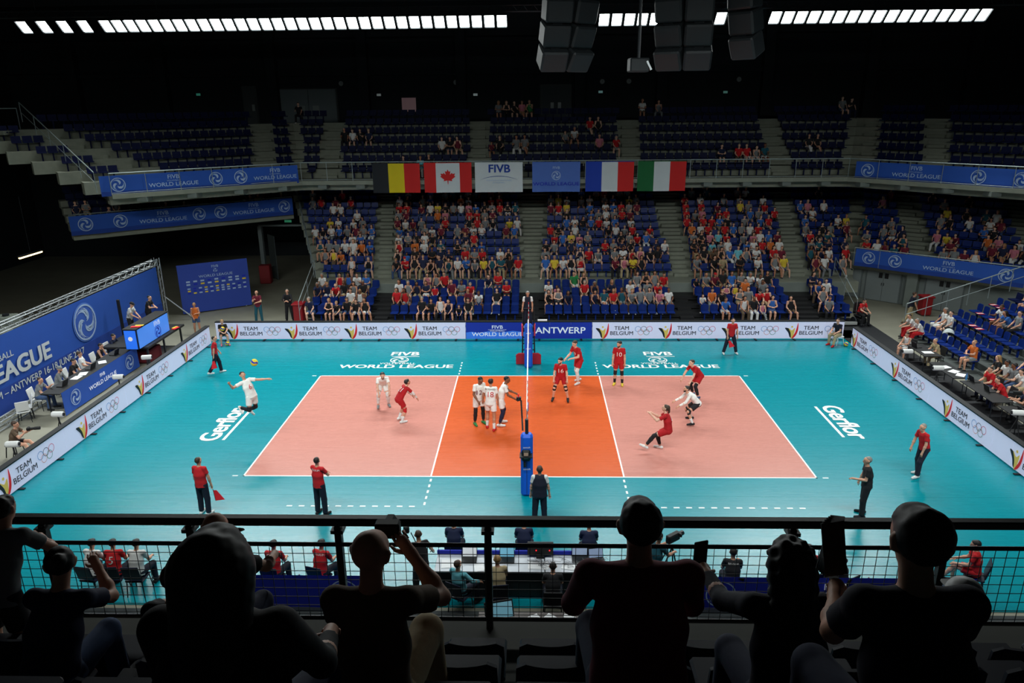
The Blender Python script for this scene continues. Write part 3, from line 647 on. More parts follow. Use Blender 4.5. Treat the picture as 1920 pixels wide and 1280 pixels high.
# ---------------------------------------------------------------- seats
M_SEAT = mat('seat_blue', (10, 40, 112), .4, spec=.25, noise=.08); M_SEATD = mat('seat_blue_shaded', (7, 18, 62), .6, spec=.2, noise=.08)  # second seat tone: same blue with the balcony shade put into the colour
def seat_geo(mb, up=False):
    # moulded shell: pan, curved back, rolled lip, bracket
    if up: mb.box((0, -.13, .56), (.42, .06, .36))
    else: mb.bevel_box((0, .0, .43), (.41, .40, .05), .02)
    V = []; n = 6
    for side in (0, 1):
        for j, (z, w) in enumerate(((.44, .19), (.6, .205), (.74, .2), (.785, .15))):
            for i in range(n+1): x = -w+2*w*i/n; V.append((x, -.235-.03*(z-.44)/.35+.045*(x/.2)**2-.022*side, z))
    m = 4*(n+1); F = []
    for j in range(3):
        for i in range(n): a = j*(n+1)+i; F += [(a+n+1, a+n+2, a+1, a), (m+a, m+a+1, m+a+n+2, m+a+n+1)]
    for i in range(n): a = 3*(n+1)+i; F += [(a+1, a, m+a, m+a+1)]; F += [(i, i+1, m+i+1, m+i)]
    for j in range(3): a = j*(n+1); F += [(a, a+n+1, m+a+n+1, m+a)]; a += n; F += [(a+n+1, a, m+a, m+a+n+1)]
    mb.add(V, F); mb.box((0, -.12, .21), (.07, .07, .42)); return mb
seat_me = seat_geo(MB()).mesh('seat', M_SEAT)
ROWN = ['front', 'second', 'third', 'fourth', 'fifth', 'sixth', 'seventh', 'eighth', 'ninth', 'tenth', 'eleventh', 'twelfth']
ORD = lambda i: (['first', 'second', 'third', 'fourth', 'fifth', 'sixth', 'seventh', 'eighth', 'ninth', 'tenth', 'eleventh', 'twelfth', 'thirteenth', 'fourteenth', 'fifteenth', 'sixteenth', 'seventeenth', 'eighteenth'] + ['nineteenth', 'twentieth']+['far']*90)[i]
TN = dict(retractable_stand='black-stepped stand behind the far boards', lower_stand='lower concrete stand', upper_balcony='upper balcony', side_stand='right-hand side stand', left_balcony='lower left balcony')
BN = {('retractable_stand', 0): ['left', 'centre-left', 'centre-right', 'right', 'short right-end'], ('lower_stand', 0): ['left', 'centre-left', 'centre-right', 'right', 'right-end'], ('lower_stand', 1): ['corner', 'middle corner', 'outer corner'],
      ('upper_balcony', 0): ['outer left', 'left corner', 'inner left'], ('upper_balcony', 1): ['left', 'centre-left', 'middle', 'centre-right', 'right'], ('upper_balcony', 2): ['short right', 'right corner', 'outer right'], ('side_stand', 0): ['far', 'middle', 'near'], ('left_balcony', 0): ['outer', 'inner']}
TS = dict(retractable_stand='black stand', lower_stand='lower stand', upper_balcony='balcony', side_stand='side stand', left_balcony='left balcony')
def where(s):
    b = BN.get((s['t'], s['seg']), ['']*9); b = b[min(s['blk'], len(b)-1)]
    side = s['j'] if s['j'] <= (s['n']-1)/2 else s['n']-1-s['j']; lr = 'left' if s['j'] <= (s['n']-1)/2 else 'right'
    return '%s from %s, %s row, %s block, %s' % (ORD(side), lr, ROWN[s['row']], b, TS[s['t']])
indiv = [s for s in SLOTS if s['t'] == 'retractable_stand']+[s for s in SLOTS if s['t'] == 'side_stand' and s['y'] > -2.5 and s['x'] < 24]
indiv = indiv[:290]; rest = [s for s in SLOTS if s not in indiv and not (s['t'] == 'side_stand' and (s['y'] < -3 or s['x'] > 25.5))]
for s in indiv: tag(obj('stadium_seat', seat_me, None, (s['x'], s['y'], s['z']), s['rz']), 'blue plastic seat, '+where(s), 'seat', 'blue seats of the '+TN[s['t']])
def scatter(name, bases, items, mats, smooth, label, cat):
    """merge many small copies into one object; bases = list of (V, Q, mat) ; items = (base, x, y, z, rz, mats override)"""
    Vs, Qs, Ms, n = [], [], [], 0
    for bi, x, y, z, rz, mi in items:
        V, Q = bases[bi]; c, s_ = math.cos(rz), math.sin(rz); A = np.array([[c, s_, 0], [-s_, c, 0], [0, 0, 1]])
        Vs.append(V @ A+[x, y, z]); Qs.append(Q+n); Ms.append(np.full(len(Q), mi)); n += len(V)
    o = obj(name, np_mesh(name, np.vstack(Vs), np.vstack(Qs), mats, smooth, np.concatenate(Ms))); return tag(o, label, cat, kind='stuff')
sm = MB(); sm.box((0, 0, .43), (.43, .38, .05)); sm.box((0, -.21, .6), (.43, .04, .3), Matrix.Rotation(.15, 3, 'X')); sm.box((0, -.12, .2), (.07, .07, .4)); SB = (np.array(sm.v, float), np.array(sm.f))
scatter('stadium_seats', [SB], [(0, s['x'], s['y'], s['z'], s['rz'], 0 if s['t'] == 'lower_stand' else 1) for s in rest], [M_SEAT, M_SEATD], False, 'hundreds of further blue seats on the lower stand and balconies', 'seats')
# ---------------------------------------------------------------- seated crowd
SEATP = [dict(t=8, nod=8, L=(84, 6, -4, 2), R=(84, 8, 2, 2), AL=(22, 10, 62, -22), AR=(22, 10, 62, -22)),
         dict(t=30, nod=-8, L=(80, 14, 0, 4), R=(80, 14, -4, 4), AL=(42, 4, 62, -18), AR=(42, 4, 60, -16)),
         dict(t=2, nod=4, L=(86, 4, -6, 0), R=(88, 2, -2, 0), AL=(28, 14, 82, -52), AR=(30, 14, 86, -54)),
         dict(t=4, hy=15, nod=5, L=(84, 3, 10, 0), R=(98, -12, 34, -14), AL=(18, 10, 60, -25), AR=(24, 8, 60, -10)),
         dict(t=14, hy=-18, L=(84, 16, -6, 4), R=(84, 8, 8, 2), AL=(34, 10, 50, -6), AR=(30, 12, 105, -20)),
         dict(t=-4, hy=10, nod=6, L=(82, 8, 6, 2), R=(84, 12, -4, 6), AL=(14, 18, 50, -30), AR=(18, 16, 56, -24)),
         dict(t=18, hr=6, hy=-8, L=(82, 10, -2, 0), R=(84, 10, 4, 0), AL=(46, 6, 118, -22), AR=(34, 8, 60, -26)),
         dict(t=6, r=6, hy=22, L=(84, 18, 2, 6), R=(84, 2, -6, 0), AL=(20, 16, 56, -10), AR=(20, 12, 58, -20))]
def crowd_set(h, poses):
    out = []
    for p in poses:
        J = skeleton(p, 1.72); J['k']; dz = .5-J['P'][2]+.0
        e = dict(J=J, dz=0); 
        def mk(pr, cl=(), hh=h, k=.03):
            v, q = blob(pr, hh, cl, k); return v+[0, 0, .49-J['P'][2]]-[0, J['P'][1]+.06, 0], q
        e['body'] = mk(body_prims(J, False))
        for g in ('tee', 'tank', 'shorts', 'jeans', 'skirt', 'shoes'): v, q = sewn(g, J, h*.9); e[g] = (v+[0, 0, .49-J['P'][2]]-[0, J['P'][1]+.06, 0], q)
        for g in ('short', 'long', 'crop', 'cap'): pr, cl = hair_prims(g, J); e['h_'+g] = mk(pr, cl, h*.75, .015)
        out.append(e)
    return out
CF = crowd_set(.036, SEATP); CMESH = []
for e in CF: CMESH.append({g: np_mesh({'body': 'person', 'tee': 'shirt', 'tank': 'shirt', 'jeans': 'trousers', 'shorts': 'shorts', 'skirt': 'skirt', 'shoes': 'shoes'}.get(g, 'hair'), e[g][0], e[g][1], [None]) for g in e if g not in ('J', 'dz')})
rng = random.Random(7)
def child_mesh(name, me, parent, m):
    o = bpy.data.objects.new(name, me); COL.objects.link(o); o.parent = parent
    o.material_slots[0].link = 'OBJECT'; o.material_slots[0].material = m; return o
BOT = ['k', 'K', 'j', 'g', 'n', 'w', 'B', 'k']
def spectator(x, y, z, rz, c, label, group, sc=1, pose=None, bare=None, hairc=None, bot=None, style=None):
    i = rng.randrange(len(SEATP)) if pose is None else pose; M = CMESH[i]; fem = rng.random() < .42 if style is None else style == 'long'
    skin = rng.choice([0, 0, 0, 1, 1, 3, 3, 2]) if rng.random() < .96 else 2
    o = bpy.data.objects.new('person', M['body']); COL.objects.link(o); o.location = (x, y, z); o.rotation_euler = (0, 0, rz); o.scale = (sc,)*3
    o.material_slots[0].link = 'OBJECT'; o.material_slots[0].material = SKIN[skin]
    tk = 'tank' if fem and rng.random() < .6 else 'tee'; child_mesh('shirt', M[tk], o, CLO[c])
    b = bot or ('jeans' if rng.random() < .3 else ('skirt' if fem and rng.random() < .3 else 'shorts')); bc = rng.choice(BOT)
    child_mesh({'jeans': 'trousers'}.get(b, b), M[b], o, CLO[bc]); child_mesh('shoes', M['shoes'], o, CLO[rng.choice('kwkgnw')])
    hs = 'long' if fem else rng.choice(['short', 'short', 'crop', 'cap' if rng.random() < .1 else 'short']); hc = rng.choice([0, 0, 1, 1, 2, 4, 3]) if hairc is None else hairc
    child_mesh('cap' if hs == 'cap' else 'hair', M['h_'+hs], o, HAIR[hc] if hs != 'cap' else CLO[rng.choice('wkr')])
    hn = {0: 'dark', 1: 'brown', 2: 'blond', 3: 'grey', 4: 'black'}[hc]
    tag(o, label.format(c='%s %s' % (CNAME[c], 'sleeveless top' if tk == 'tank' else 'T-shirt'), b={'jeans': 'long trousers'}.get(b, b), hair='cap' if hs == 'cap' else ('long %s hair' % hn if hs == 'long' else '%s hair' % hn)), 'person', group); return o
ROWS = {  # colour of each top, seat by seat, '.' = free seat
 ('retractable_stand', 0): ['n.kkkkk', '...kkkwnkk......', '................', '..b.wkkpb.k', 'g.'],
 ('retractable_stand', 1): ['....ww.', 'rr.......mwr.k..', 'kgpn..nntrtrgggopw', 'wo.k.ggrgr..', 'g.'],
 ('retractable_stand', 2): ['nnrkgk.', 'wgntnr.mgr....r.', 'wp...rn.n.ww.gr.', '....pyo.wg..', 'bw'],
 ('retractable_stand', 3): ['w.rbwb.', '...ppgr.....nr..', '....Gk......gk.gr', 'kgkmkbgw.wk.', 'n.'],
 ('lower_stand', 0): ['...kw.k', 'krknkntwbgyttkr', 'bywk.r...mpyrk...', 'g.kK.k.w.gy', 'mw.g'],
 ('lower_stand', 1): ['gyo....', 'kbk.knn.rgr.wk.', 'g...nrg..gwrpkk.', 'KkBkbcgw.rm', 'tnwr'],
 ('lower_stand', 2): ['tggwwob', 'r.ow.t.kg.b....', 'kg.nb...rgnk..nw', 'kkcgw.bwrow', 'gtnn'],
 ('lower_stand', 3): ['.....wb.', 'wgkwk...nr.....', '.rbypg....kgrb..', 'gkpcr.gpwbm', 'rkt.'],
 ('lower_stand', 4): ['wkwbgmgb', 'b..gwm.gmww..mb', 'rk.rw...kwgmr.r.', 'owr.rbgwr..', 'g.kg.m'],
 ('lower_stand', 5): ['..yw.wg.', 'mwmg..r.krgk.yw', '..b.wkbrwb.ww...', 'r.rrbkg.br.', 'b..wy'],
 ('lower_stand', 6): ['.....w..', 'gm...op.rrgm...', '..kw..bgwgrmm...', 'rgp.rr.bg.r', '.w...'],
 ('lower_stand', 7): ['...ww...', 'rr.mwykgwpbkgrkt', 'mryg..b.wbr.gm..', 'r.r.m.yg.r.', 'bpw..'],
 ('lower_stand', 8): ['.grm.r..', 'wk.gb...ow..rr..', 'gyww.gw.gb.gyg..', 'r.w..gg..w.', '.....'],
 ('lower_stand', 9): ['.g..r...', '.g..b.gt.gt.mm..', '.g.g.b.gr.gtg...', '.g.t..gw...', '..k..'],
 ('lower_stand', 10): ['........', '..g.k.t...g.....', '..k.g....t.g....', '...g.......', '.....']}
WILL = {}
for s in SLOTS:
    if (s['t'], s['row']) in ROWS and s['seg'] == 0 and s['blk'] < 5:
        r = ROWS[(s['t'], s['row'])][s['blk']]; i = int((s['j']+.5)/s['n']*len(r)); c = r[min(i, len(r)-1)]
        if s['n'] > len(r) and int((s['j']+.5)/s['n']*len(r)) == int((s['j']-.5)/s['n']*len(r)) and s['j'] > 0: c = '.'
        if c != '.': WILL[id(s)] = c
    elif s['t'] == 'lower_stand' and s['seg'] == 1:
        if 2 <= s['row'] <= 9 and rng.random() < (.55 if s['row'] < 5 else .33) and s['x'] < 27: WILL[id(s)] = rng.choice('wgrkbngpmtyokw')
    elif s['t'] == 'left_balcony' and s['row'] < 2 and rng.random() < .3: WILL[id(s)] = rng.choice('kntyg')
# side stand spectators on the right (row, seats counted from the far end)
SIDE = {(1, 1): 'w', (1, 2): 'w', (0, 9): 'o', (0, 10): 'k', (0, 13): 'w', (1, 14): 'g', (1, 16): 'k', (2, 13): 'n', (2, 16): 'k', (3, 4): 'w', (3, 5): 'b', (3, 6): 'g', (5, 2): 'g', (5, 3): 'w', (2, 18): 'g', (4, 9): 'g', (4, 14): 'w', (3, 11): 'm', (0, 11): 'w', (1, 11): 'k', (1, 12): 'n', (1, 13): 'g', (1, 15): 'k', (2, 11): 'n', (2, 12): 'w', (2, 14): 'k', (2, 15): 'g', (3, 12): 'n', (3, 13): 'k', (3, 14): 'g', (4, 11): 'k', (0, 12): 'g', (0, 15): 'k', (4, 12): 'w'}
ss = [s for s in SLOTS if s['t'] == 'side_stand']; ss.sort(key=lambda s: (s['row'], -s['y']))
for r in range(8):
    L = [s for s in ss if s['row'] == r]
    for i, s in enumerate(L):
        if (r, i) in SIDE: WILL[id(s)] = SIDE[(r, i)]
upper = [(660, 3, 'k'), (681, 3, 'w'), (697, 3, 'k'), (713, 3, 'n'), (841, 2, 'w'), (856, 2, 'k'), (870, 2, 'm'), (926, 2, 'm'), (942, 2, 'k'), (971, 2, 'g'), (986, 2, 'g'), (1060, 3, 'g'), (1075, 3, 'w'), (1105, 4, 'r'), (1121, 4, 'k'), (1121, 2, 'p'), (1151, 2, 'r'), (943, 6, 'g'), (957, 6, 'k'), (972, 6, 'k'), (988, 6, 'p'), (1001, 6, 'G'), (1195, 6, 'w'), (1223, 6, 'g'), (1334, 1, 'n'), (1360, 1, 'r'), (1376, 1, 'r'), (1393, 1, 'g'), (1409, 1, 't'), (1485, 2, 'k'), (1502, 2, 'k'), (1763, 6, 'k'), (1785, 6, 'g'), (396, 6, 'k'), (774, 0, 'n'), (793, 0, 'c'), (806, 0, 'k'), (820, 0, 'r')]
for u, k, c in upper:
    L = [s for s in SLOTS if s['t'] == 'upper_balcony' and s['row'] == k and s['seg'] == 1 and id(s) not in WILL]
    D_ = 45.5+.85*k; L.sort(key=lambda s: abs(s['x']-(u-994)*D_/1395)); WILL[id(L[0])] = c
pick = lambda t, rows, seg=None: [s for s in SLOTS if id(s) in WILL and s['t'] == t and s['row'] in rows and (seg is None or s['seg'] == seg)]
chosen = pick('retractable_stand', (0, 1, 2, 3))+pick('side_stand', range(8))+pick('lower_stand', (0, 1), 0)+pick('upper_balcony', range(7))+pick('lower_stand', (2, 3), 1)+pick('lower_stand', (2,), 0)
chosen = chosen[:275]; ids = {id(s) for s in chosen}
for s in chosen:
    kid = rng.random() < .05
    spectator(s['x'], s['y'], s['z'], s['rz']+rng.uniform(-.15, .15), WILL[id(s)], '{c}, {hair}, '+where(s), 'spectators on the '+TN[s['t']], .8 if kid else rng.uniform(1.0, 1.1))
# beyond that the crowd is one mass
CC = crowd_set(.055, SEATP[:6]); bases, bmap = [], {}
for i, e in enumerate(CC):
    for g in ('body', 'tee', 'shorts', 'jeans', 'h_short', 'h_long'): bmap[(i, g)] = len(bases); bases.append(e[g])
mats = list(CLO.values())+SKIN+HAIR; ck = list(CLO); items = []
for s in SLOTS:
    if id(s) in WILL and id(s) not in ids and s['x'] < 30 and s['y'] > -3:
        i = rng.randrange(6); a = (s['x'], s['y'], s['z'], s['rz']+rng.uniform(-.2, .2)); fem = rng.random() < .4
        items.append((bmap[(i, 'body')], *a, len(ck)+rng.choice((0, 0, 1, 3)))); items.append((bmap[(i, 'tee')], *a, ck.index(WILL[id(s)])))
        items.append((bmap[(i, rng.choice(('shorts', 'jeans')))], *a, ck.index(rng.choice(BOT)))); items.append((bmap[(i, 'h_long' if fem else 'h_short')], *a, len(ck)+4+rng.choice((0, 0, 1, 1, 2, 3, 4))))
scatter('crowd', bases, items, mats, True, 'several hundred further spectators seated in the higher rows of the lower stand', 'crowd')
print('CROWD', len(chosen), 'rest', len(items)//4, 'seats', len(indiv), len(rest))
# ---------------------------------------------------------------- perimeter advertising boards
M_LEDW = mat('screen_white', (196, 198, 222), .5, emit=.42); M_INK = mat('print_black', (26, 28, 34), .6); M_PR = mat('print_red', (226, 28, 40), .6, emit=.1); M_PY = mat('print_gold', (232, 196, 96), .6, emit=.1)
M_PB = mat('print_blue', (62, 140, 196), .6); M_PG = mat('print_green', (24, 140, 90), .6); M_PRK = mat('print_pink', (224, 70, 92), .6); M_PO = mat('print_peach', (238, 160, 130), .6)
M_LEDB = mat('screen_blue', (16, 40, 150), .5, emit=.25); M_LEDC = mat('screen_sky', (60, 120, 225), .5, emit=.25); M_PW = mat('print_white', (235, 238, 245), .6, emit=.22)
def logo_team(root, O, X, Y, s=1.0, off=.012):
    """torch-like V emblem, TEAM BELGIUM, five rings; O = foot of the emblem"""
    Xv, Yv = Vector(X), Vector(Y); N = Xv.cross(Yv); O = Vector(O)+N*off
    def lf(pts, m, name, dz=0): MB().prism([(a*s, b*s) for a, b in leaf_pts(pts, 5)], O+N*dz, X, Y, .003).build(name, m, root)
    lf([(.05, 0), (-.07, .04), (-.16, .26), (-.34, .5), (-.12, .46), (0, .25)], M_INK, 'emblem_black_leaf')
    lf([(0, -.02), (-.05, .26), (-.17, .5), (0, .38), (.14, .5), (.12, .2), (.07, -.02)], M_PY, 'emblem_gold_figure', .002)
    lf([(.03, -.02), (.14, .02), (.25, .2), (.3, .46), (.27, .76), (.22, .5), (.16, .25)], M_PR, 'emblem_red_flame', .004)
    mb = MB(); put2d(mb, disc2d(0, .56*s, .05*s, 14), O, X, Y, off=.003); mb.build('emblem_head', M_PY, root)
    mb = MB(); put2d(mb, text2d('TEAM', .27*s, .012, sx=1.06), O, X, Y, .93*s, .5*s); put2d(mb, text2d('BELGIUM', .27*s, .012, sx=1.06), O, X, Y, .93*s, .24*s); mb.build('lettering', M_INK, root)
    for i, (dx, dy, m) in enumerate(((1.72, .46, M_PB), (2.0, .46, M_INK), (2.28, .46, M_PRK), (1.86, .3, M_PO), (2.14, .3, M_PG))):
        mb = MB(); put2d(mb, ring2d(dx*s, dy*s, .135*s, .018*s, 26), O, X, Y, off=.003+.001*i); mb.build('ring', m, root)
def board(P0, P1, z0, z1, label, m, mod=.96):
    """a run of flat screen modules facing left of travel P0->P1 ... returns (root, X, Y)"""
    a, b = Vector((*P0, 0)), Vector((*P1, 0)); L = (b-a).length; d = (b-a)/L; n = max(1, round(L/mod)); N = Vector((d.y, -d.x, 0)); rz = math.atan2(d.y, d.x)
    t = empty('advertising_board', a, rz, label, 'advertising board'); wv = L/n
    pm = MB().box((0, 0, (z0+z1)/2), (wv-.008, .07, z1-z0)).mesh('panel', m); cap = MB().box((L/2, .035, z1+.02), (L, .22, .045)).build('top_cap', M_BLK, t); fm = MB().box((0, 0, .02), (.09, .5, .03)).box((0, .14, .3), (.05, .05, .55)).mesh('foot', M_BLK)
    for i in range(n):
        obj('panel', pm, t, ((i+.5)*wv, 0, 0))
        if i % 2 == 0: obj('foot', fm, t, ((i+.5)*wv, .06, 0))
    return t, L
yb = 9.52; z0, z1 = .06, .92
t, L = board((-15.55, yb), (-3.12, yb), z0, z1, 'white advertising board along the far side, left of the blue one', M_LEDW)
for i in range(4): logo_team(t, (-14.72+15.55+i*2.97, -.036, .1), (1, 0, 0), (0, 0, 1))
t, L = board((-3.1, yb), (-.02, yb), z0, z1, 'mid-blue advertising board with white lettering behind the net', M_LEDC)
MB().prism([(0, .3), (.3, .34), (.6, .28), (1.1, .36), (1.7, .3), (2.3, .38), (3.06, .3), (3.06, .82), (0, .82)], (.01, -.037, .09), (1, 0, 0), (0, 0, 1), .003).build('dark_sky', M_LEDB, t)
mb = MB(); put2d(mb, text2d('FIVB', .24, .01, sx=1.25), (1.55, -.045, .66), (1, 0, 0), (0, 0, 1)); put2d(mb, text2d('VOLLEYBALL', .1, .004, sx=1.3), (1.55, -.045, .47), (1, 0, 0), (0, 0, 1)); put2d(mb, text2d('WORLD LEAGUE', .27, .014, sx=1.22), (1.55, -.045, .29), (1, 0, 0), (0, 0, 1)); mb.box((1.55, -.043, .53), (.9, .004, .012)); mb.build('lettering', M_PW, t)
t, L = board((.0, yb), (3.1, yb), z0, z1, 'deep blue advertising board with the city name in white', M_LEDB)
mb = MB(); put2d(mb, text2d('ANTWERP', .45, .02, sx=1.16), (1.55, -.045, .48), (1, 0, 0), (0, 0, 1)); mb.build('lettering', M_PW, t)
t, L = board((3.12, yb), (15.3, yb), z0, z1, 'white advertising board along the far side, right of the city name', M_LEDW)
for i in range(4): logo_team(t, (3.62-3.12+i*3.06, -.036, .1), (1, 0, 0), (0, 0, 1))
t, L = board((-15.62, -9.8), (-15.62, 8.85), z0, z1, 'long white advertising board along the left side of the floor', M_LEDW, 1.0)
for i in range(5): logo_team(t, (-9.95+9.8+i*4.0, -.036, .1), (1, 0, 0), (0, 0, 1), 1.0)
t, L = board((15.33, 8.5), (15.33, -9.8), z0, z1, 'long white advertising board along the right side of the floor', M_LEDW, 1.0)
for i in range(5): logo_team(t, (.3+i*4.05, -.036, .1), (1, 0, 0), (0, 0, 1), 1.0)
# ---------------------------------------------------------------- cloth banners and flags
def cloth(w_, h_, nx, nz, amp, freq, cols=None, seed=0, hang=1.0):
    """wavy cloth in its own X-Z plane, top edge at z=0, front faces -Y; cols = material index per fraction of the width"""
    rr = random.Random(seed); ph = [rr.uniform(0, 6) for _ in range(4)]; V, F, Mi = [], [], []
    for side in (0, 1):
        for j in range(nz+1):
            for i in range(nx+1):
                x, z = w_*i/nx, -h_*j/nz; y = -amp*(j/nz*hang+.15)*(math.sin(freq*x+ph[0])+.5*math.sin(2.3*freq*x+ph[1]+z)+.4*math.sin(3*z+ph[2])*.5)
                V.append((x, y+side*.012, z))
    n = (nx+1)*(nz+1)
    for j in range(nz):
        for i in range(nx):
            a = j*(nx+1)+i; c = 0
            if cols: c = cols[min(len(cols)-1, int((i+.5)/nx*len(cols)))]
            F += [(a+nx+1, a+nx+2, a+1, a), (a+n, a+1+n, a+nx+2+n, a+nx+1+n)]; Mi += [c, c]
    mb = MB(); mb.v, mb.f, mb.m = V, F, Mi
    yf = lambda x, z: -amp*(-z/h_*hang+.15)*(math.sin(freq*x+ph[0])+.5*math.sin(2.3*freq*x+ph[1]+z)+.4*math.sin(3*z+ph[2])*.5)
    return mb, yf
def print_on(mb, t, yf, dx, dz, off=.012):
    """print lies on the waves of the cloth"""
    mb.add([(x+dx, yf(x+dx, z+dz)-off-layer(t, i), z+dz) for i, (x, z) in enumerate(t[0])], t[1]); return mb
def fab(n, rgb, **k): return mat('banner_'+n, rgb, .8, noise=.06, nscale=2, **k)
FB = fab('royal', (34, 84, 178)); FB2 = fab('deep', (22, 62, 150)); FPALE = fab('pale_print', (168, 192, 224)); FWH = fab('white', (206, 214, 216)); FCOB = fab('cobalt', (22, 42, 178))
FK = fab('flag_black', (26, 30, 36)); FYE = fab('flag_yellow', (224, 200, 20)); FRE = fab('flag_red', (206, 32, 30)); FBL = fab('flag_blue', (22, 60, 170)); FGR = fab('flag_green', (14, 100, 50))
def wl_banner(name, A, B, ztop, hh, label, marks, amp=.03, main=FB):
    a, b = Vector((*A, ztop)), Vector((*B, ztop)); L = (b-a).length; t = empty(name, a, math.atan2(b.y-a.y, b.x-a.x), label, 'banner')
    mb, yf = cloth(L, hh, int(L*5), 6, amp, 1.6, seed=int(L*10)); mb.build('cloth', main, t, smooth=True)
    mb, _ = cloth(L, hh*.22, int(L*5), 1, amp*.1, 1.6, seed=3); mb.v = [(x, y+yf(x, z-hh*.78)-.012, z-hh*.775) for x, y, z in mb.v]; mb.build('lower_stripe', FB2, t, smooth=True)
    for kind, fx in marks:
        m2 = MB()
        if kind == 'b':
            print_on(m2, fix2d(ring2d(0, 0, hh*.33, hh*.04)), yf, fx*L, -hh*.46, .03); print_on(m2, fix2d(swirl2d(hh*.3)), yf, fx*L, -hh*.46, .03); m2.build('ball_emblem', FPALE, t)
        else:
            print_on(m2, text2d('FIVB', hh*.3, .01, sx=1.05), yf, fx*L, -hh*.22, .03); print_on(m2, text2d('VOLLEYBALL', hh*.09, .002, sx=1.3), yf, fx*L, -hh*.41, .03); print_on(m2, text2d('WORLD LEAGUE', hh*.28, .012, sx=1.15), yf, fx*L, -hh*.6, .03); m2.build('lettering', FPALE, t)
    return t
wl_banner('sponsor_banner', (-21.3, 11.55), (-13.25, 17.7), 7.86, 1.0, 'blue banner with white lettering on the upper balcony front at the left', (('b', .08), ('t', .34), ('b', .55), ('b', .68), ('t', .87)))
wl_banner('sponsor_banner', (18.35, 17.7), (27.5, 7.8), 7.84, 1.0, 'blue banner with white lettering on the upper balcony front at the right', (('b', .05), ('t', .24), ('b', .46), ('b', .6), ('t', .82)))
wl_banner('sponsor_banner', (-24.9, 14.2), (-15.1, 21.9), 5.5, 1.05, 'dim blue banner on the lower left balcony above the tunnel', (('b', .06), ('b', .2), ('t', .38), ('b', .54), ('b', .64), ('t', .8), ('b', .955)))
wl_banner('sponsor_banner', (18.55, 16.7), (24.6, 11.2), 3.1, .98, 'blue banner on the right corner stand above the grey doors', (('b', .09), ('b', .26), ('t', .58), ('b', .9)))
fy = 17.7
def flag(x, mats, cols, label, extra=None, w_=2.72, h_=1.66, seed=0):
    t = empty('flag', (x, fy, 7.92), 0, label, 'flag', 'flags and banners hung from the balcony'); mb, yf = cloth(w_, h_, 24, 10, .035, 2.6, cols, seed); mb.build('cloth', mats, t, smooth=True)
    if extra: extra(t, yf)
    rb = MB().tube((0, 0, .0), (w_, 0, .0), .018); rb.build('hem', mats[0], t)
fs_ = .972
flag(-9.21*fs_, [FK, FYE, FRE], [0, 1, 2], 'black, yellow and red striped flag hung from the balcony rail', seed=1)
def maple(t, yf):
    h = [(0, 1.0), (.13, .74), (.3, .83), (.24, .42), (.46, .64), (.52, .5), (.8, .56), (.7, .3), (.84, .22), (.42, -.1), (.48, -.28), (.06, -.2), (.03, -.6)]
    pts = h+[(-a, b) for a, b in reversed(h[1:])]; s = .52
    tri = [tuple(range(len(pts)))]; mb = MB(); print_on(mb, fix2d(([(a*s, b*s) for a, b in pts], tri)), yf, 1.36, -.88, .02); mb.build('maple_leaf', FRE, t)
flag(-6.17*fs_, [FRE, FWH], [0, 1, 1, 0], 'red and white flag with a red maple leaf on the balcony rail', maple, seed=2)
def fivb(t, yf):
    mb = MB(); print_on(mb, text2d('FIVB', .62, .035, sx=1.08), yf, 1.38, -.36, .02); mb.build('lettering', FB2, t); mb = MB()
    n = 18; V = [(1.36+math.cos(math.pi*(.15+.7*i/n))*1.25, -1.2+.42*math.sin(math.pi*(.15+.7*i/n))+q*.03*math.sin(math.pi*i/n)) for q in (0, 1) for i in range(n+1)]
    print_on(mb, fix2d((V, [(i, i+1, n+2+i, n+1+i) for i in range(n)])), yf, 0, 0, .02); mb.build('arc', FB2, t)
    mb = MB(); print_on(mb, text2d('FEDERATION INTERNATIONALE', .1, .0), yf, 1.36, -1.0, .02); print_on(mb, text2d('DE VOLLEYBALL', .1, .0), yf, 1.36, -1.13, .02); mb.build('small_lettering', FPALE, t)
flag(-3.17*fs_, [FWH], None, 'white banner with large blue lettering and a thin arc', fivb, seed=3)
def wlf(t, yf):
    mb = MB(); print_on(mb, text2d('FIVB', .2, .008, sx=1.1), yf, 1.36, -.32, .02); print_on(mb, fix2d(ring2d(0, 0, .24, .03)), yf, 1.36, -.75, .02); print_on(mb, fix2d(swirl2d(.22)), yf, 1.36, -.75, .02); mb.build('emblem', FPALE, t)
    mb = MB(); print_on(mb, text2d('WORLD LEAGUE', .27, .014, sx=1.28), yf, 1.36, -1.22, .02); mb.build('lettering', FCOB, t)
flag(.19*fs_, [fab('flag_mid', (78, 112, 190))], None, 'mid-blue banner with a ball emblem and dark lettering on the rail', wlf, seed=4)
flag(3.31*fs_, [FBL, FWH, FRE], [0, 1, 2], 'blue, white and red striped flag on the balcony rail', seed=5)
flag(6.34*fs_, [FGR, FWH, FRE], [0, 1, 2], 'green, white and red striped flag, rightmost on the rail', seed=6)
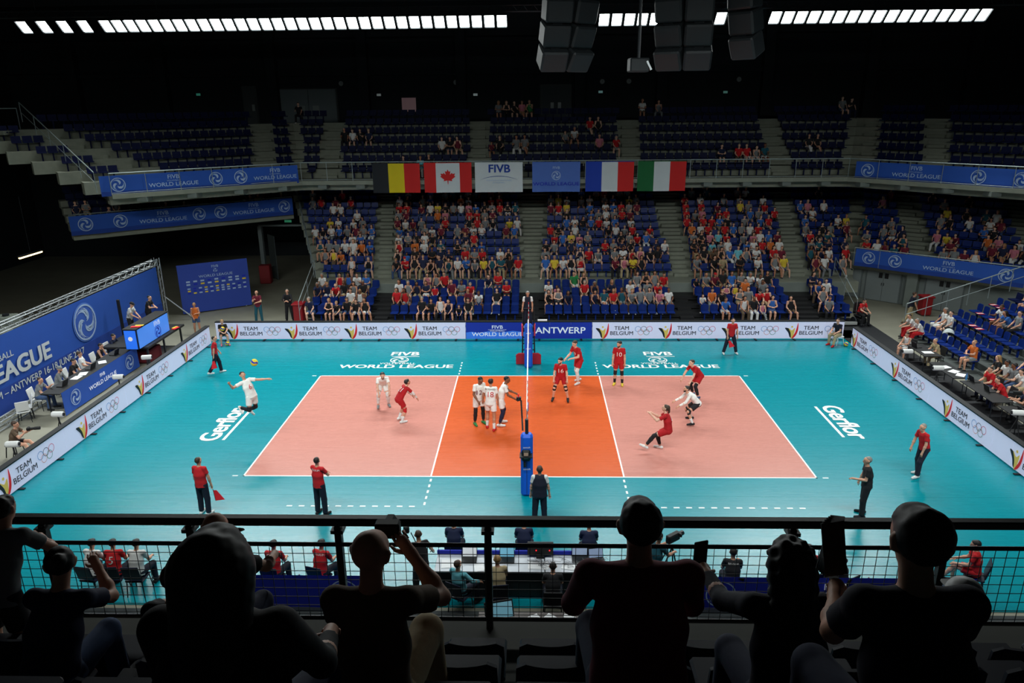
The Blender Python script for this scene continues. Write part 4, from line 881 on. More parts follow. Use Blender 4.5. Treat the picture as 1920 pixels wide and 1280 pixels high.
# ---------------------------------------------------------------- net, posts, antennas
M_PAD = mat('post_pad_blue', (20, 92, 214), .5, noise=.04); M_CORD = mat('net_cord', (30, 32, 36), .8)
NT = empty('volleyball_net', (0, 0, 0), 0, 'volleyball net with white top tape seen edge-on across the court', 'net')
mb = MB(); [mb.box((0, y, 1.93), (.006, .006, .92)) for y in np.arange(-4.7, 4.71, .1)]; [mb.box((0, 0, z), (.006, 9.4, .006)) for z in np.arange(1.48, 2.4, .1)]; tag(mb.build('mesh', M_CORD, NT), kind='stuff')
MB().box((0, 0, 2.4), (.035, 9.5, .07)).build('top_tape', WLINE, NT); MB().box((0, 0, 1.45), (.02, 9.5, .05)).build('bottom_tape', WLINE, NT)
for s in (-1, 1):
    MB().box((0, s*4.5, 1.93), (.03, .05, 1.0)).build('side_band', WLINE, NT); MB().tube((0, s*4.7, 2.38), (0, s*5.45, 2.4), .008).tube((0, s*4.7, 1.5), (0, s*5.4, 1.5), .008).build('cable', M_CORD, NT)
    A = empty('antenna', (.02, s*4.53, 1.45), 0, 'red and white rod on the net, '+('far' if s > 0 else 'near')+' sideline', 'antenna')
    for i in range(18): MB().tube((0, 0, i*.1), (0, 0, i*.1+.1), .008 if i < 10 else .009).build('red_band' if i % 2 else 'white_band', M_PR if i % 2 else WLINE, A)
    MB().box((-.06, s*3.9-s*4.53, 0)and(-.0, -s*.25, .85), (.05, .42, .13)).build('blue_sleeve', FB, A)
    P = empty('net_post', (0, s*5.55, 0), 0, 'blue padded net post at the '+('far' if s > 0 else 'near')+' side', 'net post')
    pm = MB(); pm.bevel_box((0, 0, 1.0), (.36, .3, 2.0), .08); pm.build('pad', M_PAD, P); MB().tube((0, 0, 0), (0, 0, 2.45), .05, n=10).build('pole', M_STEEL, P); MB().box((0, -.151, .72), (.012, .012, 1.3)).build('seam', M_CORD, P)
    mb = MB(); put2d(mb, text2d('senoh', .09, .004), (0, -.155, 1.62), (1, 0, 0), (0, 0, 1)); put2d(mb, text2d('senoh', .09, .004), (0, -.155, .92), (1, 0, 0), (0, 0, 1)); mb.build('lettering', WLINE, P)
BX = empty('scoring_device', (-.02, -5.78, 1.28), 0, 'black handheld display strapped to the near net post', 'device'); MB().bevel_box((0, 0, .12), (.26, .09, .36), .05).build('case', M_BLK, BX); MB().box((0, -.05, .13), (.13, .01, .2)).build('screen', mat('tan_screen', (176, 150, 130), .4), BX); MB().box((-.04, -.02, -.16), (.07, .06, .16)).build('grip', M_BLK, BX); MB().box((0, .02, .12), (.37, .33, .03)).build('strap', M_BLK, BX)
CA = empty('net_camera', (-.12, -5.35, 2.0), 0, 'small camera on a black bent arm beside the near post', 'camera'); MB().path([(0, 0, 0), (-.02, .3, .25), (-.05, .5, .75)], .025).build('arm', M_BLK, CA); MB().box((-.12, .5, .8), (.14, .1, .1)).build('body', M_BLK, CA); MB().tube((-.12, .44, .8), (-.12, .38, .8), .035).build('lens', M_STEEL, CA); MB().box((-.13, .5, .9), (.04, .04, .1)).build('red_lamp', M_PR, CA)
RP = empty('referee_platform', (0, 6.35, 0), 0, 'black referee ladder platform with padded red foot behind the far post', 'platform')
for s in (-1, 1): MB().prism([(0, 0), (.42, 0), (.42, .42), (.3, .5), (.0, .5)] if s > 0 else [(0, 0), (0, .5), (-.3, .5), (-.42, .42), (-.42, 0)], (s*.14, -.35, .02), (1, 0, 0), (0, 0, 1), .1).build('red_pad', mat('pad_red', (176, 20, 40), .6), RP)
for s in (-1, 1): MB().tube((s*.28, -.2, 0), (s*.24, .1, 2.5), .03).tube((s*.28, .55, 0), (s*.24, .25, 2.3), .03).build('upright', M_BLK, RP); MB().box((s*.28, 0, 1.5), (.06, .3, .5)).build('side_pad', M_PRK, RP)
for i in range(5): MB().box((0, -.15+.05*i, .3+.28*i), (.5, .08, .03)).build('rung', M_STEEL, RP)
MB().box((0, .15, 1.55), (.62, .55, .05)).build('deck', M_BLK, RP); MB().tube((-.26, -.1, 2.5), (.26, -.1, 2.5), .02).build('handle_bar', M_STEEL, RP); MB().box((.62, -.05, 1.95), (.42, .12, .05)).build('tray', M_SCR, RP); MB().tube((.24, .0, 1.9), (.42, -.05, 1.93), .02).build('tray_arm', M_BLK, RP)
# ---------------------------------------------------------------- players and officials
RK = (('shirt', 'tee', 'R'), ('shorts', 'shorts', 'R')); WK = (('shirt', 'tee', 'W'), ('shorts', 'shorts', 'W'))
def kit(base, *more): return tuple(base)+tuple(more)
SH = lambda c: ('shoes', 'shoes', c)
HF = .0155
figure((-1.78, -.5, 0), 212, dict(t=6, nod=32, L=(6, 6, -4, 3), R=(3, 5, -6, 2), AL=(4, 10, 18, 2), AR=(10, 14, 38, -14), hy=-12), 'white-kitted player number 12 looking down, green shoes, left of three at the net', 1.98, HF, kit(WK, ('sock', 'legsleeve', 'k'), SH('G')), 2, ('crop', 4), [('12', .26, -.06, -.02, 'front', 'm')])
figure((-1.32, -.86, 0), -6, dict(t=5, L=(14, 4, -10, 2), R=(-8, 4, -22, 2), AL=(14, 20, 20, 8), AR=(4, 10, 14, 4), nod=8, hy=10), 'white-kitted player number 18 seen from behind, red shoes, middle of three at the net', 1.96, HF, kit(WK, ('sleeve', 'sock', 'w'), SH('r')), 1, ('short', 0), [('18', .27, 0, .0, 'back', 'r'), ('ROSSARD', .085, 0, .19, 'back', 'k')])
figure((-.98, -.55, 0), -84, dict(t=15, L=(16, 4, -12, 3), R=(8, 4, -16, 2), AL=(26, 8, 66, -8), AR=(18, 8, 58, 0), nod=10), 'white-kitted player in profile with forearms out, nearest the net on its left', 2.0, HF, kit(WK, ('sock', 'legsleeve', 'n'), SH('w')), 2, ('crop', 4))
figure((-5.62, 1.25, 0), 196, dict(t=42, ct=14, L=(38, 8, -22, 4), R=(52, 12, -10, 4), AL=(44, 8, 12, -2), AR=(40, 10, 18, -4), nod=-12), 'white-kitted player stooping with hands on his thighs at the back left', 1.94, HF, kit(WK, ('sock', 'legsleeve', 'w'), SH('g')), 3, ('short', 0), beard=0)
figure((-4.7, -.3, 0), -52, dict(t=34, ct=12, L=(30, 5, -26, 2), R=(22, 6, -24, 2), AL=(34, 6, 40, -6), AR=(40, 8, 34, -2), nod=-26), 'red-kitted libero number 21 leaning forward among the white-kitted side', 1.85, HF, kit(RK, ('sleeve', 'sleeves', 'w'), ('kneepad', 'kneepad', 'r'), ('sock', 'sock', 'w'), SH('w')), 0, ('short', 0), [('21', .27, 0, .03, 'back', 'w')])
figure((-9.35, -2.2, .98), -124, dict(t=-16, ct=-8, r=6, L=(-6, 6, -62, 4, 30), R=(4, 8, -92, 6, 40), AR=(-30, 72, 158, 34), AL=(76, 52, 92, 44), nod=-20, hy=18), 'white-kitted server number 6 in mid-air with one arm drawn back', 1.96, HF, kit(WK, ('sock', 'legsleeve', 'k'), SH('w')), 0, ('short', 0), [('6', .24, 0, -.02, 'front', 'r')])
figure((1.28, 1.78, .05), 172, dict(t=14, L=(24, 14, -14, 10, 14), R=(22, 16, -12, 8, 10), AL=(6, 14, 14, 4), AR=(8, 12, 14, 2), nod=4, hy=38), 'red-kitted player number 16 landing with knees bent, right of the net', 1.95, HF, kit(RK, ('kneepad', 'kneepad', 'k'), SH('k')), 3, ('short', 4), [('16', .26, 0, .04, 'front', 'W')], beard=0)
figure((2.1, 3.7, 0), 128, dict(t=16, L=(26, 4, -6, 3), R=(4, 4, -26, 3), AL=(14, 10, 82, -24), AR=(20, 12, 66, -10), nod=6), 'tall red-kitted player number 9 stepping left near the far sideline', 2.05, HF, kit(RK, ('sock', 'legsleeve', 'w'), SH('w')), 3, ('short', 1), [('9', .24, 0, .04, 'front', 'W')])
figure((3.72, 3.45, 0), 168, dict(t=4, L=(6, 5, -4, 3), R=(4, 4, -4, 2), AL=(2, 10, 10, 4), AR=(4, 10, 14, 2), nod=4, hy=34), 'bearded red-kitted player number 10 standing upright in yellow shoes', 2.0, HF, kit(RK, ('kneepad', 'kneepad', 'k'), ('sock', 'sock', 'k'), SH('y')), 0, ('short', 0), [('10', .26, 0, .04, 'front', 'W')], beard=0)
figure((6.72, 2.15, 0), 118, dict(t=38, ct=10, L=(42, 10, -18, 6), R=(30, 14, -26, 6), AL=(30, 12, 36, 4), AR=(34, 10, 30, 2), nod=-24), 'red-kitted player number 7 crouching with arms low, behind the white libero', 1.97, HF, kit(RK, ('sock', 'legsleeve', 'k'), SH('j')), 3, ('short', 1), [('7', .24, 0, .04, 'front', 'W')])
figure((6.12, -.3, 0), 96, dict(t=38, ct=12, L=(58, 16, -20, 10), R=(44, 18, -34, 12), AL=(34, 12, 60, -4), AR=(40, 10, 62, 2), nod=-26), 'bearded libero in white long sleeves and black shorts crouching to receive', 1.88, HF, (('shirt', 'long', 'W'), ('shorts', 'shorts', 'k'), ('kneepad', 'kneepad', 'k'), ('sock', 'sock', 'w'), SH('k')), 0, ('short', 0), beard=0)
figure((4.65, -2.75, 0), 72, dict(t=6, ct=14, r=4, L=(64, 6, 34, 6, -24), R=(52, 10, -14, 8), AL=(58, 12, 128, -14), AR=(50, 8, 122, -18), nod=-22, hy=6), 'dark-haired red-kitted player leaning back with both hands raised, near right court', 1.98, HF, kit(RK, ('sock', 'legsleeve', 'k'), SH('w')), 3, ('pony', 1), [('4', .26, 0, .0, 'back', 'W')])
V = empty('volleyball', (-9.35, -1.6, 2.78), 0, 'yellow and blue volleyball in the air above the server', 'ball')
def ball_parts(t, r=.105):
    n = 18
    for q, (nm, m) in enumerate((('panel_yellow', CLO['y']), ('panel_blue', FCOB))):
        mb = MB()
        for i in range(2*n):
            for j in range(n):
                a0, a1, b0, b1 = math.pi*j/n, math.pi*(j+1)/n, math.pi*i/n, math.pi*(i+1)/n; am, bm_ = (a0+a1)/2, (b0+b1)/2
                x, y, z = math.sin(am)*math.cos(bm_), math.sin(am)*math.sin(bm_), math.cos(am); blue = .02 < z+.45*x+.25*math.sin(3*y) < .42 or -.62 > z-.5*y
                if blue != bool(q): continue
                mb.add([(r*math.sin(a)*math.cos(b), r*math.sin(a)*math.sin(b), r*math.cos(a)) for a, b in ((a0, b0), (a1, b0), (a1, b1), (a0, b1))], [(0, 1, 2, 3)])
        mb.build(nm, m, t, smooth=True)
ball_parts(V, .125)
# officials
def hand_at(fj, n, d=.1):
    o, J = fj; return o.matrix_basis @ Vector(J['wr'+n]+J['fa'+n]*d*J['k'])
def flag_prop(loc, tilt, lab, rz=0):
    f = empty('line_judge_flag', loc, rz, lab, 'flag'); R = Matrix.Rotation(math.radians(tilt), 3, 'Y'); d = R @ Vector((0, 0, -1))
    MB().tube((0, 0, .06), d*.45, .008).build('stick', M_STEEL, f); s = R @ Vector((1, 0, 0)); mb = MB(); a, b = d*.12, d*.45
    mb.add([a, b, b+s*.26+Vector((0, .02, 0)), a+s*.1, a+Vector((0, .006, 0)), b+Vector((0, .006, 0)), b+s*.26+Vector((0, .03, 0)), a+s*.1+Vector((0, .008, 0))], [(0, 1, 2, 3), (7, 6, 5, 4), (1, 5, 6, 2), (2, 6, 7, 3)]); mb.build('cloth', M_PR, f)
JD = (('shirt', 'tee', 'r'), ('trousers', 'pants', 'N'))
JL1 = figure((-13.6, 4.75, 0), -66, dict(t=2, L=(18, 2, 6, 2), R=(-10, 2, -34, 2), AL=(4, 10, 34, -6), AR=(-14, 8, -8, 4)), 'line judge in red shirt and dark trousers striding, flag held low, far left', 1.8, HF, kit(JD, SH('w')), 0, ('crop', 0))
flag_prop(hand_at(JL1, 'R'), 14, 'red line judge flag hanging from the far left judge', 3.14)
JL2 = figure((-9.22, -6.75, 0), -12, dict(t=2, r=-3, L=(4, 4, -2, 2), R=(2, 3, -6, 2), AL=(4, 10, 12, 4), AR=(6, 14, 10, 4)), 'line judge in red shirt seen from behind, flag in right hand, near left', 1.84, HF, kit(JD, SH('w')), 0, ('crop', 1))
flag_prop(hand_at(JL2, 'R'), -6, 'red flag held by the near left line judge')
figure((-5.86, -6.75, 0), -24, dict(t=0, r=-3, L=(2, 4, -2, 2), R=(2, 4, -2, 2), AL=(34, 12, 86, -58), AR=(32, 14, 84, -58), hy=-22), 'coach in red T-shirt with folded arms beside the near sideline', 1.86, HF, kit(JD, SH('k')), 0, ('crop', 0), [('BELGIUM', .07, 0, .17, 'back', 'w')])
JL3 = figure((9.3, 7.4, 0), 182, dict(t=8, L=(6, 14, -4, 12), R=(8, 15, -4, 12), AL=(10, 14, 16, 0), AR=(14, 12, 18, 0), nod=6), 'line judge in red shirt, legs apart, in front of the far right board', 1.84, HF, kit(JD, SH('w')), 0, ('crop', 1))
flag_prop(hand_at(JL3, 'R'), -14, 'red flag of the far right line judge', 0)
figure((12.2, -4.3, 0), 104, dict(t=12, L=(26, 5, 6, 4), R=(4, 5, -12, 3), AL=(6, 8, 16, -2), AR=(12, 10, 22, -4), nod=2), 'line judge in red shirt and white shoes leaning left, near right side', 1.88, HF, kit(JD, SH('w')), 0, ('crop', 3))
figure((9.45, -6.65, 0), 78, dict(t=2, L=(8, 4, -2, 3), R=(0, 6, -4, 3), AL=(10, 8, 88, -14), AR=(4, 14, 16, 6), nod=2), 'grey-haired man in black polo and trousers, right of the near sideline', 1.9, HF, (('shirt', 'tee', 'k'), ('trousers', 'pants', 'k'), SH('k')), 0, ('crop', 3), build=1.06)
def vest(o, J):
    pr, cl = garment('tank', J)[0]; v, q = blob([inflate(c, .018) for c in pr], .016, cl, .018); obj('waistcoat', np_mesh('waistcoat', v, q, [CLO['N']]), o)
    P, X = J['P'], J['X']; v, q = blob([cone(P+J['u']*-.035, P+J['u']*-.03, .128, .128, X, 1.4)], .012, [(P-J['u']*.05, J['u']), (P-J['u']*.015, -J['u'])]); obj('belt', np_mesh('belt', v, q, [CLO['k']]), o)
figure((.36, -7.2, 0), 0, dict(t=2, L=(0, 4, -2, 3), R=(2, 4, -2, 3), AL=(4, 12, 10, 4), AR=(2, 14, 6, 8)), 'referee in navy waistcoat and white sleeves seen from behind by the near post', 1.84, HF, (('shirt', 'tee', 'w'), ('trousers', 'pants', 'N'), SH('w')), 0, ('short', 1), extra=vest, build=1.08)
figure((-.03, 6.5, 1.57), 180, dict(t=4, L=(4, 4, -2, 3), R=(4, 4, -2, 3), AL=(14, 10, 40, 0), AR=(14, 10, 36, 8)), 'referee in navy waistcoat standing high on the ladder platform', 1.74, HF, (('shirt', 'tee', 'w'), ('trousers', 'pants', 'N'), SH('w')), 1, ('short', 3), extra=vest, build=1.05)
SIT = dict(t=12, L=(82, 8, 4, 3), R=(84, 10, -4, 3), AL=(24, 8, 74, -14), AR=(24, 8, 72, -14), nod=6)
def sit(loc, rz, label, H=1.74, wear=None, top='k', bot='jeans', bc='k', shoe='k', prints=(), **kw):
    p = dict(SIT); p.update(kw.pop('p', {}))
    return figure(loc, rz, p, label, H, kw.pop('h', .018), wear or (('shirt', kw.pop('sl', 'tee'), top), ({'jeans': 'trousers', 'pants': 'trousers'}.get(bot, bot), bot, bc), SH(shoe)), prints=prints, **kw)
def stool(name, loc, rz, label, m, cat='stool', h_=.44):
    t = empty(name, loc, rz, label, cat); MB().bevel_box((0, 0, h_-.03), (.4, .4, .05), .03).build('seat', m, t)
    for sx in (-1, 1):
        for sy in (-1, 1): MB().tube((sx*.15, sy*.15, h_-.04), (sx*.2, sy*.2, 0), .018).build('leg', m, t)
    return t
def chair(loc, rz, label, m, h_=.45, legm=None, group=None, cat='chair'):
    t = empty('chair', loc, rz, label, cat, group); MB().bevel_box((0, 0, h_-.02), (.44, .42, .04), .03).build('seat', m, t)
    bb = MB(); R = Matrix.Rotation(.2, 3, 'X'); bb.bevel_box((0, -.24, h_+.24), (.42, .035, .4), .015, R); bb.build('backrest', m, t)
    for sx in (-1, 1):
        for sy in (-1, 1): MB().tube((sx*.18, sy*.17, h_-.04), (sx*.21, sy*.21, 0), .014).build('leg', legm or M_STEEL, t)
    return t
sit((-15.0, 9.0, 0), -150, 'ball retriever in black sitting on a pale stool at the far left corner', 1.68, bot='shorts', shoe='p', p=dict(AL=(30, 8, 78, -26), AR=(30, 8, 78, -26)), hair=('pony', 2)); stool('stool', (-15.0, 9.02, 0), 30, 'pale stool under the ball retriever in the left corner', mat('stool_aqua', (150, 214, 220), .5))
t = empty('volleyball', (-14.86, 8.7, .84), 0, 'yellow and blue volleyball on the lap of the left ball retriever', 'ball'); ball_parts(t)
t = empty('volleyball', (-14.7, 8.65, .105), 0, 'yellow and blue volleyball on the floor by the left stool', 'ball'); ball_parts(t)
sit((14.75, 8.75, 0), 128, 'ball retriever in navy polo and khaki trousers, far right corner', 1.78, top='N', bc='K', shoe='r', hair=('crop', 1), p=dict(L=(84, 4, 16, 0), R=(84, 14, -6, 2))); stool('stool', (14.76, 8.74, 0), 38, 'white stool under the ball retriever in the right corner', M_SCR)
t = empty('volleyball', (15.05, 8.45, .105), 0, 'yellow and blue volleyball on the floor by the right stool', 'ball'); ball_parts(t)
figure((-14.5, 12.6, 0), 188, dict(t=0, L=(4, 4, -2, 2), R=(10, 6, 0, 3), AL=(30, 10, 84, -50), AR=(40, 8, 128, -30), hy=10), 'bald man in maroon shirt and jeans standing beside the sponsor wall', 1.84, .018, (('shirt', 'tee', 'm'), ('trousers', 'jeans', 't'), SH('k')), 0, None)
figure((-12.95, 12.9, 0), 184, dict(t=0, L=(2, 6, -2, 5), R=(2, 6, -2, 5), AL=(34, 14, 82, -56), AR=(34, 14, 80, -56)), 'man in black suit with folded arms left of the red bin', 1.84, .018, (('jacket', 'long', 'k'), ('trousers', 'pants', 'k'), SH('k')), 0, ('crop', 3), build=1.05)
figure((-17.0, 10.6, 0), -160, dict(t=-2, L=(4, 3, -2, 2), R=(6, 4, -2, 2), AL=(20, 12, 100, -40), AR=(8, 8, 30, -20)), 'woman in tan top and denim shorts standing before the sponsor wall', 1.7, .018, (('shirt', 'tank', 'o'), ('shorts', 'shorts', 'j'), SH('k')), 1, ('pony', 2))
figure((19.75, 12.2, 0), -96, dict(t=6, L=(20, 2, 4, 2), R=(-12, 2, -30, 2), AL=(-12, 8, 0, 2), AR=(14, 8, 24, 0)), 'man in navy polo and beige trousers walking past the grey doors', 1.78, .018, (('shirt', 'tee', 'N'), ('trousers', 'pants', 'K'), SH('B')), 0, ('short', 1))
# people behind the left table, in the booth, and the photographer
for (x, y, top, rz, lab, kw) in ((-18.7, .55, 'g', -84, 'man in grey T-shirt with hand at chin, near end of the left table', dict(p=dict(AL=(40, 8, 128, -20)), hair=('crop', 1))), (-18.7, 1.75, 'g', -80, 'bearded man in grey cap and hooded top behind the left table', dict(hair=('beanie', 'g'), beard=1, sl='long')), (-18.7, 2.7, 'k', -86, 'man in black T-shirt behind the left table beside the grey cap', dict(hair=('short', 0))),
        (-18.7, 3.6, 'w', -70, 'man in white T-shirt leaning back behind the left table', dict(p=dict(t=-14), hair=('short', 1))), (-18.7, 4.7, 'k', -88, 'man in sleeveless black top behind the far end of the left table', dict(sl='tank', hair=('short', 0))), (-18.9, 6.1, 'n', -96, 'man in dark polo sitting below the screen booth', dict(hair=('short', 0), p=dict(AL=(10, 34, 30, 10))))):
    sit((x, y, .1), rz, lab, 1.76, top=top, bc='j', **kw); chair((x-.03, y, .1), math.radians(rz), 'white shell chair under the '+lab.split(' behind')[0].split(' sitting')[0].split(' with')[0].split(' leaning')[0], M_SCR, group=None)
figure((-18.3, 6.9, 1.0), -90, dict(t=14, L=(4, 3, -2, 2), R=(4, 3, -2, 2), AL=(16, 10, 52, -20), AR=(18, 8, 50, -24), nod=16), 'man in white T-shirt, dark waistcoat and cap at the screen booth', 1.76, .018, (('shirt', 'tee', 'w'), ('waistcoat', 'tank', 'g'), ('trousers', 'jeans', 'k'), SH('k')), 0, ('cap', 'k'))
figure((-18.1, 8.2, 1.0), -92, dict(t=12, L=(4, 3, -2, 2), R=(4, 3, -2, 2), AL=(20, 10, 84, -40), AR=(22, 12, 84, -44), nod=6), 'man in black T-shirt standing behind the screen booth', 1.72, .018, (('shirt', 'tee', 'k'), ('trousers', 'jeans', 'k'), SH('k')), 0, ('crop', 0))
PH = sit((-17.25, -3.1, 0), -78, 'photographer in brown T-shirt aiming a long lens over the left board', 1.8, top='B', bot='shorts', p=dict(t=14, L=(86, 4, 40, 0), R=(88, 12, 30, 6), AL=(46, 4, 118, -24), AR=(40, 10, 132, -34), nod=-2), hair=('short', 1)); stool('stool', (-17.25, -3.1, 0), 0, 'low black stool under the photographer', M_BLK)
t = empty('photo_camera', (hand_at(PH, 'L', .06)+hand_at(PH, 'R', .06))/2+Vector((0, 0, .05)), math.radians(-78), 'black camera with long telephoto lens', 'camera'); MB().bevel_box((0, 0, 0), (.15, .08, .11), .015).build('body', M_BLK, t); MB().lathe([(.04, .04), (.045, .18), (.055, .2), (.055, .36)], 12, R=Matrix.Rotation(-math.pi/2, 3, 'X')).build('lens', M_BLK, t)
# right-hand side tables
sit((17.05, 6.75, 0), 118, 'woman in white top and skirt sitting at the right-hand tables', 1.68, top='w', bot='skirt', bc='w', sl='tank', hair=('pony', 1), p=dict(AL=(34, 8, 96, -20))); chair((17.07, 6.72, 0), math.radians(118), 'dark chair under the woman in white', M_BLK)
sit((17.8, 5.7, 0), 96, 'grey-haired man in beige shirt at the far right-hand table', 1.72, top='K', bc='K', hair=('crop', 3)); chair((17.83, 5.7, 0), math.radians(96), 'dark chair under the man in beige', M_BLK)
sit((17.95, 1.95, 0), 96, 'man in red T-shirt at the right-hand tables, the farther of two', 1.8, top='r', bc='n', hair=('crop', 1), build=1.1); chair((18, 1.95, 0), math.radians(96), 'dark chair under the farther man in red', M_BLK)
sit((17.8, .95, 0), 84, 'man in red T-shirt leaning on the table, the nearer of two', 1.76, top='r', bc='n', hair=('crop', 0), p=dict(t=24), build=1.08); chair((17.9, .95, 0), math.radians(90), 'dark chair under the nearer man in red', M_BLK)
sit((17.9, -.35, 0), 80, 'camera operator in navy shirt at the right edge', 1.76, top='n', bc='k', hair=('short', 0), p=dict(AL=(50, 6, 108, -18), AR=(44, 8, 110, -14))); chair((17.95, -.35, 0), math.radians(84), 'dark chair under the camera operator in navy', M_BLK)
t = empty('video_camera', (17.5, -.2, 1.12), math.radians(80), 'small dark video camera at the right edge', 'camera'); MB().bevel_box((0, 0, 0), (.12, .3, .14), .02).build('body', M_BLK, t); MB().tube((0, .15, 0), (0, .26, 0), .045).build('lens', M_STEEL, t)
WHC = empty('wheelchair', (17.15, 12.0, 0), math.radians(200), 'black powered wheelchair at the right end of the far stand', 'wheelchair')
MB().bevel_box((0, 0, .5), (.5, .5, .1), .04).build('seat', M_BLK, WHC); MB().bevel_box((0, -.28, .85), (.48, .08, .6), .03).build('backrest', M_BLK, WHC); MB().bevel_box((0, 0, .26), (.44, .6, .26), .05).build('base', M_BLK, WHC)
for sx in (-1, 1):
    MB().lathe([(.2, -.03), (.22, 0), (.2, .03)], 20, (sx*.3, -.1, .22), Matrix.Rotation(math.pi/2, 3, 'Y')).build('wheel', M_STEEL, WHC); MB().lathe([(.08, -.02), (.09, 0), (.08, .02)], 12, (sx*.26, .38, .09), Matrix.Rotation(math.pi/2, 3, 'Y')).build('caster', M_STEEL, WHC); MB().box((sx*.28, 0, .72), (.06, .36, .04)).build('armrest', M_BLK, WHC)
sit((17.15, 12.05, .08), 200, 'man in red T-shirt with white print sitting in the wheelchair', 1.8, top='r', bc='k', hair=('short', 0), prints=[('*', .4, 0, -.02, 'front', 'w')])
# benches and officials at the near side, backs to the camera
NB = dict(skin=0)
for (x, y, rz, top, lab, kw) in ((-6.0, -10.3, -4, 'r', 'coach in red T-shirt on the left bench, left of two', dict(prints=[('BELGIUM', .07, 0, .17, 'back', 'w')])), (-4.9, -10.25, -16, 'r', 'coach in red T-shirt on the left bench, with paper', dict(prints=[('BELGIUM', .07, 0, .17, 'back', 'w')])),
      (-10.4, -10.3, -8, 'w', 'man in white shirt on the far left bench, outermost', {}), (-9.85, -10.3, 6, 'r', 'reserve player in red shirt on the far left bench', dict(prints=[('5', .26, 0, .02, 'back', 'w')])), (-9.3, -10.3, 0, 'w', 'man in white shirt on the far left bench, innermost', {}),
      (-1.8, -9.25, 0, 'n', 'woman with blond ponytail in navy in front of the officials table', dict(hair=('pony', 2))), (-.05, -9.25, 0, 'n', 'man in navy shirt in front of the middle of the officials table', {}), (1.56, -9.35, 0, 'n', 'dark-haired person in navy in front of the right end of the table', dict(hair=('short', 4))),
      (-1.5, -10.85, -28, 'c', 'man in pale blue shirt leaning back behind the officials table', dict(hair=('crop', 1), sl='long', p=dict(t=-10, AR=(30, 30, 60, 10)))), (-.62, -10.85, 8, 'K', 'blond woman in striped pale shirt at the officials table', dict(hair=('short', 2))), (.62, -11.1, 0, 'k', 'man in black T-shirt behind the right end of the officials table', dict(hair=('crop', 0))),
      (4.78, -10.5, -6, 'k', 'man in black polo on the right bench holding a phone', dict(prints=[('BELGIUM', .06, 0, .16, 'back', 'w')], p=dict(AR=(30, 10, 90, 0)))), (6.6, -10.35, 0, 'r', 'reserve player number 7 in red on the right bench', dict(prints=[('7', .27, 0, .0, 'back', 'w')])), (7.3, -10.5, 30, 'k', 'person in black at the middle of the right bench', {}),
      (10.6, -10.0, 62, 'r', 'reserve player number 20 in red, sitting apart at far right', dict(prints=[('20', .27, 0, .0, 'back', 'w')], p=dict(t=4, L=(100, 4, 30, 0)), bot='shorts', bc='r', skin=0)), (3.75, -10.95, 0, 'k', 'person in black crouching low between table and right bench', dict(H=1.3))):
    kw = dict(kw); kw.setdefault('hair', ('short', 0)); sit((x, y, 0), rz, lab, top=top, H=kw.pop('H', 1.82), bc=kw.pop('bc', 'N'), **kw)
    if 'crouching' not in lab: chair((x, y, 0), math.radians(rz), 'dark chair: '+' '.join(lab.split()[:14]), mat('chair_navy', (14, 20, 44), .5) if top != 'k' else M_BLK)
figure((-2.45, -10.4, 0), 22, dict(t=6, L=(2, 5, -2, 4), R=(4, 6, -2, 4), AL=(30, 14, 100, -10), AR=(24, 26, 40, 18), nod=10), 'camera operator in black with headphones standing left of the officials table', 1.82, .014, (('shirt', 'tee', 'k'), ('trousers', 'pants', 'k'), SH('k')), 0, ('crop', 1))
t = empty('video_camera', (-2.82, -10.0, 1.66), .2, 'black shoulder camera of the operator in headphones', 'camera'); MB().bevel_box((0, 0, 0), (.14, .34, .18), .03).build('body', M_BLK, t); MB().tube((0, .17, 0), (0, .32, 0), .06).build('lens', M_BLK, t); MB().path([(.1, -.1, -.1), (.3, -.2, -.6), (.35, -.1, -1.2), (.1, 0, -1.64)], .012).build('cable', M_BLK, t)
figure((3.0, -10.35, 0), -50, dict(t=6, L=(2, 5, -2, 4), R=(4, 6, -2, 4), AL=(40, 10, 90, -10), AR=(34, 10, 80, -10), nod=4), 'tripod camera operator in dark T-shirt right of the officials table', 1.78, .014, (('shirt', 'tee', 't'), ('trousers', 'pants', 'k'), SH('k')), 0, ('short', 0))
t = empty('tripod_camera', (3.45, -10.05, 0), -.9, 'video camera on a black tripod right of the officials table', 'camera')
for a in range(3): MB().tube((0, 0, 1.2), (.42*math.cos(a*2.1), .42*math.sin(a*2.1), 0), .018).build('leg', M_BLK, t)
MB().bevel_box((0, 0, 1.45), (.14, .4, .2), .03).build('body', M_BLK, t); MB().tube((0, .2, 1.45), (0, .34, 1.45), .06).build('lens', M_STEEL, t); MB().tube((0, -.1, 1.3), (.1, -.5, 1.05), .014).build('pan_handle', M_BLK, t); MB().box((.16, .05, 1.58), (.1, .04, .08)).build('viewfinder', M_BLK, t)
